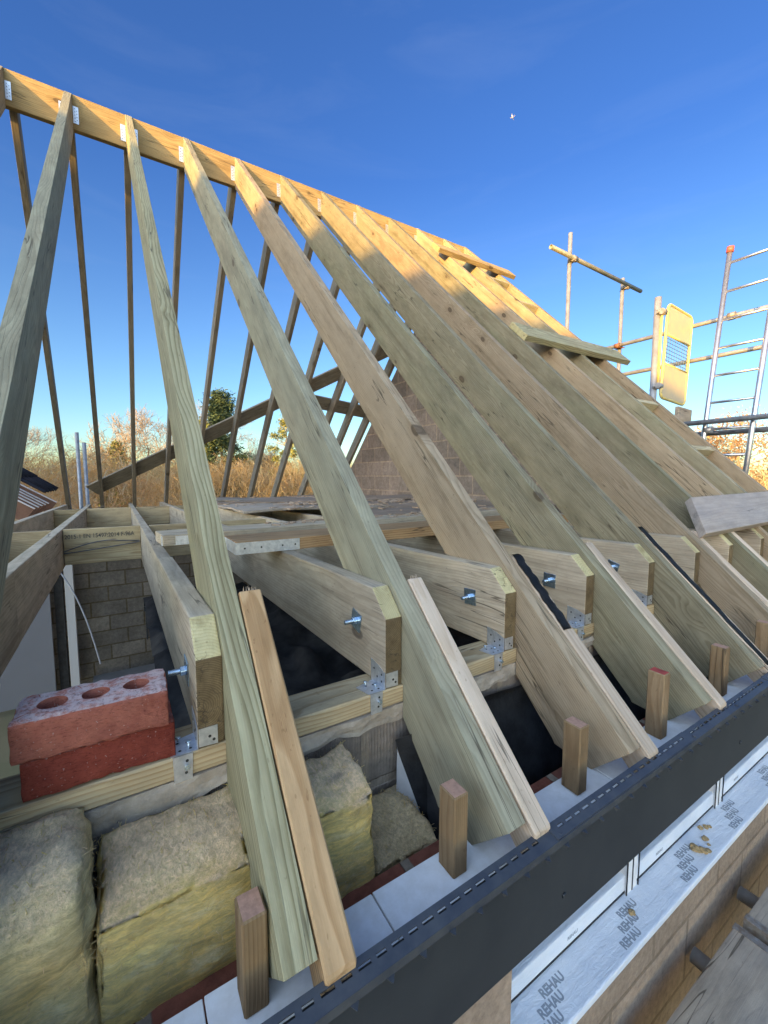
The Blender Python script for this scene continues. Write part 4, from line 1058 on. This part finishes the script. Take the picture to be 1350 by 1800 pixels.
# ladder access gate
gate = empty('scaffold_gate', (5.0, 2.34, .7)); tag(gate, 'yellow hinged ladder gate with a wire mesh middle', 'gate')
GA = Vector((5.02, 2.335, 0)); GB = Vector((5.585, 2.335, 0))
gd = (GB - GA).normalized(); gn = Vector((gd.y, -gd.x, 0)); GW = (GB - GA).length * 1.0
GM = Matrix(((gd.x, gn.x, 0, GA.x), (gd.y, gn.y, 0, GA.y), (0, 0, 1, .86), (0, 0, 0, 1))) @ Matrix.Rotation(R_(4), 4, 'Y')
def skew(p):   # the free end of the gate hangs lower in view: plain rotation, no skew
    return GM @ Vector(p)
def ringpts(w, h, r, n=6):
    out = []
    for cx, cz, a0 in ((w - r, r, -90), (w - r, h - r, 0), (r, h - r, 90), (r, r, 180)):
        for k in range(n + 1):
            a = R_(a0 + 90 * k / n); out.append((cx + r * math.cos(a), cz + r * math.sin(a)))
    return out
GH = 1.0
bm = bmesh.new(); rp = ringpts(GW, GH, .06); pts = [skew((x, 0, z)) for x, z in rp]; add_tube(bm, pts + pts[:2], .016, 8)
add_cyl(bm, skew((.0, 0, .37)), skew((GW, 0, .37)), .012, 8); add_cyl(bm, skew((0, 0, .68)), skew((GW, 0, .68)), .012, 8)
mesh_obj('frame', bm, YELLOW, gate, None, True)
for za, zb_ in ((.012, .37), (.68, .988)):
    bm = bmesh.new(); add_box(bm, (GW / 2, .004, (za + zb_) / 2), (GW - .02, .004, zb_ - za - .01), GM); mesh_obj('panel', bm, CREAM, gate)
bm = bmesh.new()
for k in range(1, 10): add_cyl(bm, skew((GW * k / 10, 0, .37)), skew((GW * k / 10, 0, .68)), .003, 6)
for k in range(1, 8): add_cyl(bm, skew((0, 0, .37 + .039 * k)), skew((GW, 0, .37 + .039 * k)), .003, 6)
mesh_obj('mesh_infill', bm, MESHGREY, gate)
bm = bmesh.new(); add_cyl(bm, (5.0, 2.352, .98), (5.0, 2.352, 1.72), .012, 10); add_cyl(bm, (5.0, 2.36, 1.0), (5.0, 2.36, 1.70), .009, 8)
mesh_obj('hinge_rod', bm, YELLOW, gate)
# toe board end
bm = bmesh.new(); add_box(bm, (0, 0, 0), (.30, .035, .15), Matrix.Rotation(R_(3), 4, 'Y')); bevel(bm, .004)
tag(mesh_obj('toe_board', bm, W_GREY, None, Matrix.Translation((4.97, 2.08, .625))), 'grey toe board end beside the foot of the yellow gate', 'toe board')
# ladder
lad = empty('ladder', (5.0, 1.7, -1)); tag(lad, 'aluminium ladder with a red end cap leaning on the scaffold', 'ladder')
def lz(z, s): return Vector((4.90, (1.745 if s == 0 else 1.375) + (2.12 - z) * .0655, z))
for s in (0, 1):
    bm = bmesh.new(); a = lz(2.10, s); b_ = lz(-1.5, s); add_cyl(bm, a, b_, .022, 12); stl = mesh_obj('stile', bm, ALU, lad)
    bm = bmesh.new(); d = (a - b_).normalized(); add_cyl(bm, a - d * .02, a + d * .03, .029, 12); mesh_obj('end_cap', bm, REDCAP, stl)
for k in range(14):
    z = 1.985 - .255 * k
    bm = bmesh.new(); add_cyl(bm, lz(z, 0), lz(z, 1), .0125, 10); mesh_obj('rung', bm, ALU, lad)

# grey poles beyond the rear wall
for k, (x, zt) in enumerate(((-.555, .637), (-.475, .492))):
    bm = bmesh.new(); add_pipe(bm, (x, 7.62 + .0 * k, GZ), (x, 7.62, zt), .0242)
    tag(mesh_obj('scaffold_pole', bm, TUBE), ('taller of two grey poles beyond the rear plate', 'shorter of two grey poles beyond the rear plate')[k], 'pole', 'grey poles beyond the rear wall')

# ------------------------------------------------------------------ low neighbouring roof slope at the left
low = empty('lean_to_roof', (-1.2, 8.0, -1)); tag(low, 'low neighbouring roof frame of reddish rafters with a strip of dark tiles', 'roof')
for k in range(6):
    y = 6.3 + .27 * k
    A = Vector((-2.75, y, .92)); B = Vector((-.90, y, -.38)) if k < 5 else Vector((-.84, y, -.38))
    e1 = (B - A).normalized(); M = frame(A, e1, (0, 0, 1))
    bm = bmesh.new(); add_box(bm, ((B - A).length / 2, 0, -.10), ((B - A).length, .04, .18)); o = mesh_obj('rafter', bm, REDWOOD, None, M); o.parent = low; o.matrix_parent_inverse = Matrix.Translation(-Vector(low.location))
    bm = bmesh.new(); add_box(bm, ((B - A).length / 2, 0, -.004), ((B - A).length, .042, .012)); c = mesh_obj('pale_edge', bm, WHITEEDGE, None, M); c.parent = o; c.matrix_parent_inverse = M.inverted()
for k in range(5):
    bm = bmesh.new()
    A = Vector((-3.1 , 8.3 + .3 * k, 1.30)); B = Vector((-1.10, 8.3 + .3 * k, -.24))
    n_ = 7
    for j in range(n_):
        a = A + (B - A) * j / n_; c = A + (B - A) * (j + 1.15) / n_
        M = frame(a + Vector((0, 0, .012)), (c - a) + Vector((0, 0, .02)), (0, 0, 1)); add_box(bm, ((c - a).length / 2, 0, 0), ((c - a).length, .30, .02), M); add_cyl(bm, M @ Vector((0, .15, .005)), M @ Vector(((c - a).length, .15, .005)), .04, 8)
    mesh_obj('tile_course', bm, TILE, low)
bm = bmesh.new(); add_box(bm, (0, 0, 0), (.05, .10, .7), Matrix.Rotation(R_(18), 4, 'Y')); tag(mesh_obj('timber_offcut', bm, WHITEEDGE, None, Matrix.Translation((-1.16, 6.9, .22))), 'pale timber end sticking up by the dark tiles', 'timber')

# ------------------------------------------------------------------ vegetation
def bare_tree(name, base, height, spread, seed, label, mat, levels=6, lean=0., trunk_r=.22, first=.28, twig_r=.012, nch=(3, 4)):
    rd = random.Random(seed); V = []; F = []; V2 = []; F2 = []
    def seg(VV, FF, p, q, r0, r1, n):
        d = (q - p).normalized(); u = d.orthogonal().normalized(); v = d.cross(u); b0 = len(VV)
        for c, r in ((p, r0), (q, r1)):
            for k in range(n):
                a = 2 * math.pi * k / n; VV.append(c + r * (math.cos(a) * u + math.sin(a) * v))
        for k in range(n): FF.append((b0 + k, b0 + (k + 1) % n, b0 + n + (k + 1) % n, b0 + n + k))
    def grow(p, d, L_, r, lev):
        ns = 4 if lev < 3 else 3; q = p; rr = r
        pts = [p]
        for s in range(ns):
            d = (d + Vector((rd.gauss(0, 1), rd.gauss(0, 1), rd.gauss(0, .7))) * (.10 if lev == 0 else .20) + Vector((0, 0, .05))).normalized()
            q2 = q + d * L_ / ns; r2 = max(twig_r * .6, r * (1 - .5 * (s + 1) / ns))
            if lev < 2: seg(V, F, q, q2, rr, r2, 7)
            else: seg(V2, F2, q, q2, rr, r2, 4 if lev < 4 else 3)
            q = q2; rr = r2; pts.append(q)
        if lev >= levels: return
        k = rd.randint(*nch)
        for c in range(k + (1 if lev > 1 else 0)):
            t = pts[-1] if c < 2 else pts[rd.randint(max(1, ns - 2), ns)] if lev == 0 else pts[rd.randint(1, ns)]
            ax = Vector((rd.gauss(0, 1), rd.gauss(0, 1), rd.gauss(0, 1))).normalized()
            nd = (d + ax.cross(d).normalized() * rd.uniform(.45, 1.0) * spread + Vector((0, 0, .12))).normalized()
            grow(t, nd, L_ * rd.uniform(.62, .84), max(twig_r, rr * rd.uniform(.62, .85)), lev + 1)
    grow(Vector((0, 0, 0)), Vector((lean, 0, 1)).normalized(), height * first, trunk_r, 0)
    zmax = max(v.z for v in V2); s = height / zmax
    V = [v * s for v in V]; V2 = [v * s for v in V2]
    e = empty(name, base); tag(e, label, 'tree', 'trees in the background')
    for nm, vv, ff in (('trunk', V, F), ('crown', V2, F2)):
        o = pydata(nm, [tuple(v) for v in vv], ff, mat); o.parent = e
    return e
bare_tree('bare_tree', (.28, 30, GZ), 7.6, 1.0, 21, 'large bare oak with spreading limbs in the middle distance', BARK_OAK, 6, 0, .46, .30, .010, (3, 3))
bare_tree('bare_tree', (-5.9, 42, GZ), 7.4, .8, 5, 'pale bare tree above the dark tiles at the far left', BARK_PALE, 6, 0, .22, .3, .008, (2, 4))
bare_tree('bare_tree', (9.6, 33, GZ), 6.6, .8, 8, 'pale bare tree right of the conifer', BARK_PALE, 6, 0, .16, .3, .008, (2, 3))
bare_tree('bare_tree', (5.6, 34, GZ), 9.2, .7, 9, 'slim bare tree rising behind the conifer', BARK_PALE, 6, 0, .16, .3, .008, (2, 3))
bare_tree('bare_tree', (-2.2, 46, GZ), 6.5, .9, 31, 'bare tree left of the oak behind the poles', BARK_PALE, 6, 0, .2, .3, .009, (2, 3))
bare_tree('bare_tree', (-9.2, 48, GZ), 8.6, .9, 44, 'bare tree rising highest beside the leaning near rafter', BARK_PALE, 6, 0, .24, .3, .009, (2, 4))
bare_tree('bare_tree', (2.9, 37, GZ), 6.4, .9, 52, 'small bare tree right of the oak, half behind the striped rafter', BARK_OAK, 6, 0, .2, .3, .009, (2, 4))
bare_tree('bare_tree', (7.4, 29, GZ), 5.6, .8, 57, 'low bare tree between the conifer and the yellow-green tree', BARK_OAK, 6, 0, .16, .3, .008, (2, 4))
def leafy(name, base, h, r, seed, label, mat, n=9000, conic=0., size=.10, trunk=BARK_OAK):
    rd = random.Random(seed); V = []; F = []
    e = empty(name, base); tag(e, label, 'tree', 'trees in the background')
    bm = bmesh.new(); add_cyl(bm, (0, 0, 0), (0, 0, h * .9), .14, 8, .03)
    for k in range(14):
        z = h * rd.uniform(.2, .85); a = rd.uniform(0, 6.28); l = r * (1 - conic * z / h) * .8; add_cyl(bm, (0, 0, z), (l * math.cos(a), l * math.sin(a), z + l * .35), .03, 5, .008)
    o = mesh_obj('trunk', bm, trunk); o.parent = e
    cl = []
    for k in range(70):
        z = rd.uniform(.12, 1.0); rad = r * ((1 - z) * 1.05 + .06 if conic else math.sqrt(max(.02, 1 - (2 * z - 1.05) ** 2)) ) * rd.uniform(.45, 1.05)
        a = rd.uniform(0, 6.28); cl.append((Vector((rad * math.cos(a), rad * math.sin(a), h * z)), rd.uniform(.25, .5) * r * .55))
    for k in range(n):
        c, s = cl[rd.randrange(len(cl))]
        p = c + Vector((rd.gauss(0, 1), rd.gauss(0, 1), rd.gauss(0, .8))) * s * .6
        u = Vector((rd.gauss(0, 1), rd.gauss(0, 1), rd.gauss(0, 1))).normalized(); w2 = u.orthogonal().normalized(); L2 = size * rd.uniform(.5, 1.3)
        b0 = len(V); V += [p - u * L2, p + w2 * L2 * .35, p + u * L2, p - w2 * L2 * .35]; F.append((b0, b0 + 1, b0 + 2, b0 + 3))
    o = pydata('crown', [tuple(v) for v in V], F, mat); o.parent = e
    return e
leafy('conifer_tree', (5.35, 28, GZ), 8.3, 2.1, 3, 'dark green conifer standing over the brambles', LEAF_DK, 22000, 1., .12)
leafy('yellow_conifer_tree', (4.15, 27.5, GZ), 6.6, .95, 4, 'yellowish conifer left of the dark one', LEAF_YG, 7000, 1., .11)
leafy('leafy_tree', (8.9, 26, GZ), 6.9, 1.1, 6, 'yellow-green leafy tree near the block gable', LEAF_YG, 8000, 0, .09)
leafy('small_conifer_tree', (-.3, 29, GZ), 5.0, 1.0, 12, 'small olive conifer in front of the oak on its left', LEAF_YG, 5000, 1., .11)
leafy('autumn_tree', (29, 9.3, GZ), 6.2, 2.6, 14, 'orange-leaved tree at the right edge beyond the ladder', LEAF_OR, 6000, 0, .11)
leafy('autumn_tree', (33, 12.2, GZ), 5.6, 2.2, 15, 'smaller orange tree just left of the ladder foot', LEAF_OR, 4500, 0, .11)
# bramble thicket: one mass of tangled twigs
def thicket(name, x0, x1, y0, y1, h, n, mats, label, seed, tw=(.35, 1.0), rad=.011):
    rd = random.Random(seed); V = []; F = []; MI = []
    for k in range(n):
        x = rd.uniform(x0, x1); y = rd.uniform(y0, y1)
        top = h * (.80 + .32 * noise.noise(Vector((x * .45, y * .4, seed))) + .12 * noise.noise(Vector((x * 1.7, y * 1.5, seed + 3))))
        u = rd.random(); z = top * (1 - .75 * u * u)
        a = rd.uniform(0, 6.28); el = rd.gauss(.45, .55); L_ = rd.uniform(*tw) * (1.3 if rd.random() < .1 else 1)
        d = Vector((math.cos(a) * math.cos(el), math.sin(a) * math.cos(el), math.sin(el)))
        p = Vector((x, y, GZ + z)) - d * L_ * .6; m = 4; r = rad * rd.uniform(.6, 1.5); bend = rd.uniform(-.9, .2); mi = rd.choice((0, 0, 1, 1, 2))
        for s_ in range(m + 1):
            t_ = s_ / m
            c = p + d * L_ * t_ + Vector((0, 0, bend * L_ * t_ * t_ * .5)) + Vector((rd.gauss(0, .02), rd.gauss(0, .02), rd.gauss(0, .02)))
            b0 = len(V); rr = r * (1 - .7 * t_)
            V += [c + Vector((rr, 0, 0)), c + Vector((-rr * .5, rr * .86, 0)), c + Vector((-rr * .5, -rr * .86, rr * .3))]
            if s_:
                for q in range(3): F.append((b0 - 3 + q, b0 - 3 + (q + 1) % 3, b0 + (q + 1) % 3, b0 + q)); MI.append(mi)
    o = pydata(name, [tuple(v) for v in V], F, mats)
    o.data.polygons.foreach_set('material_index', MI)
    return tag(o, label, 'brambles', kind='stuff')
thicket('bramble_thicket', -9, 14, 20, 26, 4.3, 26000, [STEM, STEM2, STEM3], 'dense orange-brown brambles behind the house', 1)
thicket('straw_thicket', -14, 18, 26, 34, 4.9, 18000, [STEM2, STEM3, STEM], 'straw-coloured undergrowth behind the brambles', 2, (.4, 1.3), .013)
thicket('hedge_thicket', 24, 40, 2, 20, 3.6, 12000, [STEM, STEM2, STEM3], 'far orange scrub at the right beyond the scaffold', 3, (.4, 1.2), .014)

# ------------------------------------------------------------------ aeroplane, tiny in the sky
pl = empty('aeroplane', (.834 * 2600, .751 * 2600, .86 * 2600)); tag(pl, 'tiny white aeroplane high in the blue sky', 'aeroplane')
WHITE = plain('white_paint', (.8, .8, .8), .4)
PM = Matrix.Rotation(R_(20), 4, 'Z') @ Matrix.Rotation(R_(25), 4, 'Y')
bm = bmesh.new(); add_cyl(bm, PM @ Vector((-14, 0, 0)), PM @ Vector((12, 0, 0)), 1.9, 12); add_cyl(bm, PM @ Vector((12, 0, 0)), PM @ Vector((16, 0, 0)), 1.9, 12, .4); add_cyl(bm, PM @ Vector((-14, 0, 0)), PM @ Vector((-20, 0, .8)), 1.9, 12, .4)
o = mesh_obj('fuselage', bm, WHITE); o.parent = pl
for s in (-1, 1):
    bm = bmesh.new(); q = [bm.verts.new(PM @ Vector(p)) for p in ((4, s * 1.5, -.5), (-1.5, s * 1.5, -.5), (-6.5, s * 16, .6), (-4.5, s * 16, .6))]; bm.faces.new(q); bmesh.ops.solidify(bm, geom=bm.faces[:], thickness=.5); o = mesh_obj('wing', bm, WHITE); o.parent = pl
bm = bmesh.new(); q = [bm.verts.new(PM @ Vector(p)) for p in ((-14, 0, 1.5), (-18, 0, 1.5), (-20.5, 0, 7), (-18.5, 0, 7))]; bm.faces.new(q); bmesh.ops.solidify(bm, geom=bm.faces[:], thickness=.4); o = mesh_obj('tail_fin', bm, WHITE); o.parent = pl

# ------------------------------------------------------------------ unseen house, left behind the viewer: roof shaped to shade the lower slope
nh = empty('unseen_house', (-9, -5, GZ)); tag(nh, 'unseen brick house left of the roof, shaped so its hip shades the lower rafters', 'house')
D = Vector((2.1, 1.0, -.28)); S0 = Vector((-.22, 3.485, 2.27)); S1 = Vector((3.548, 2.397, 1.223)); T_ = 6.0
H0 = S0 - D * T_; H1 = S1 - D * T_; hd = H1 - H0
Rg = H0 - hd * .75; Ev = H1 + hd * 1.15
back = Vector((-3.2, -5.6, 0))
bm = bmesh.new()
ridge_b = Rg + Vector((-6, -1.0, 0)); ev_z = Ev.z
c1 = bm.verts.new(Rg); c2 = bm.verts.new(Ev); c3 = bm.verts.new(ridge_b)
f1 = bm.verts.new(Vector((ridge_b.x - 2.5, ridge_b.y + 5.5, ev_z))); 
f2 = bm.verts.new(Vector((Rg.x - 2.0, Rg.y + 4.6, ev_z))); k1 = bm.verts.new(Vector((Ev.x - 5, Ev.y - 8, ev_z))); k2 = bm.verts.new(Vector((ridge_b.x - 4, ridge_b.y - 8, ev_z)))
for q in ((c1, c2, f2), (c1, f2, f1, c3), (c1, k1, c2), (c1, c3, k2, k1), (c3, f1, k2)): bm.faces.new(q)
mesh_obj('roof', bm, TILE, nh)
bm = bmesh.new(); ring = [Ev, f2.co if False else Vector((Rg.x - 2.0, Rg.y + 4.6, ev_z)), Vector((ridge_b.x - 2.5, ridge_b.y + 5.5, ev_z)), Vector((ridge_b.x - 4, ridge_b.y - 8, ev_z)), Vector((Ev.x - 5, Ev.y - 8, ev_z))]
cen = sum(ring, Vector()) / 5; ring = [cen + (p - cen) * .96 for p in ring]
lo = [bm.verts.new((p.x, p.y, GZ)) for p in ring]; hi = [bm.verts.new((p.x, p.y, ev_z + .02)) for p in ring]
for k in range(5): bm.faces.new((lo[k], lo[(k + 1) % 5], hi[(k + 1) % 5], hi[k]))
mesh_obj('wall', bm, REDB, nh)
bpy.context.view_layer.update()
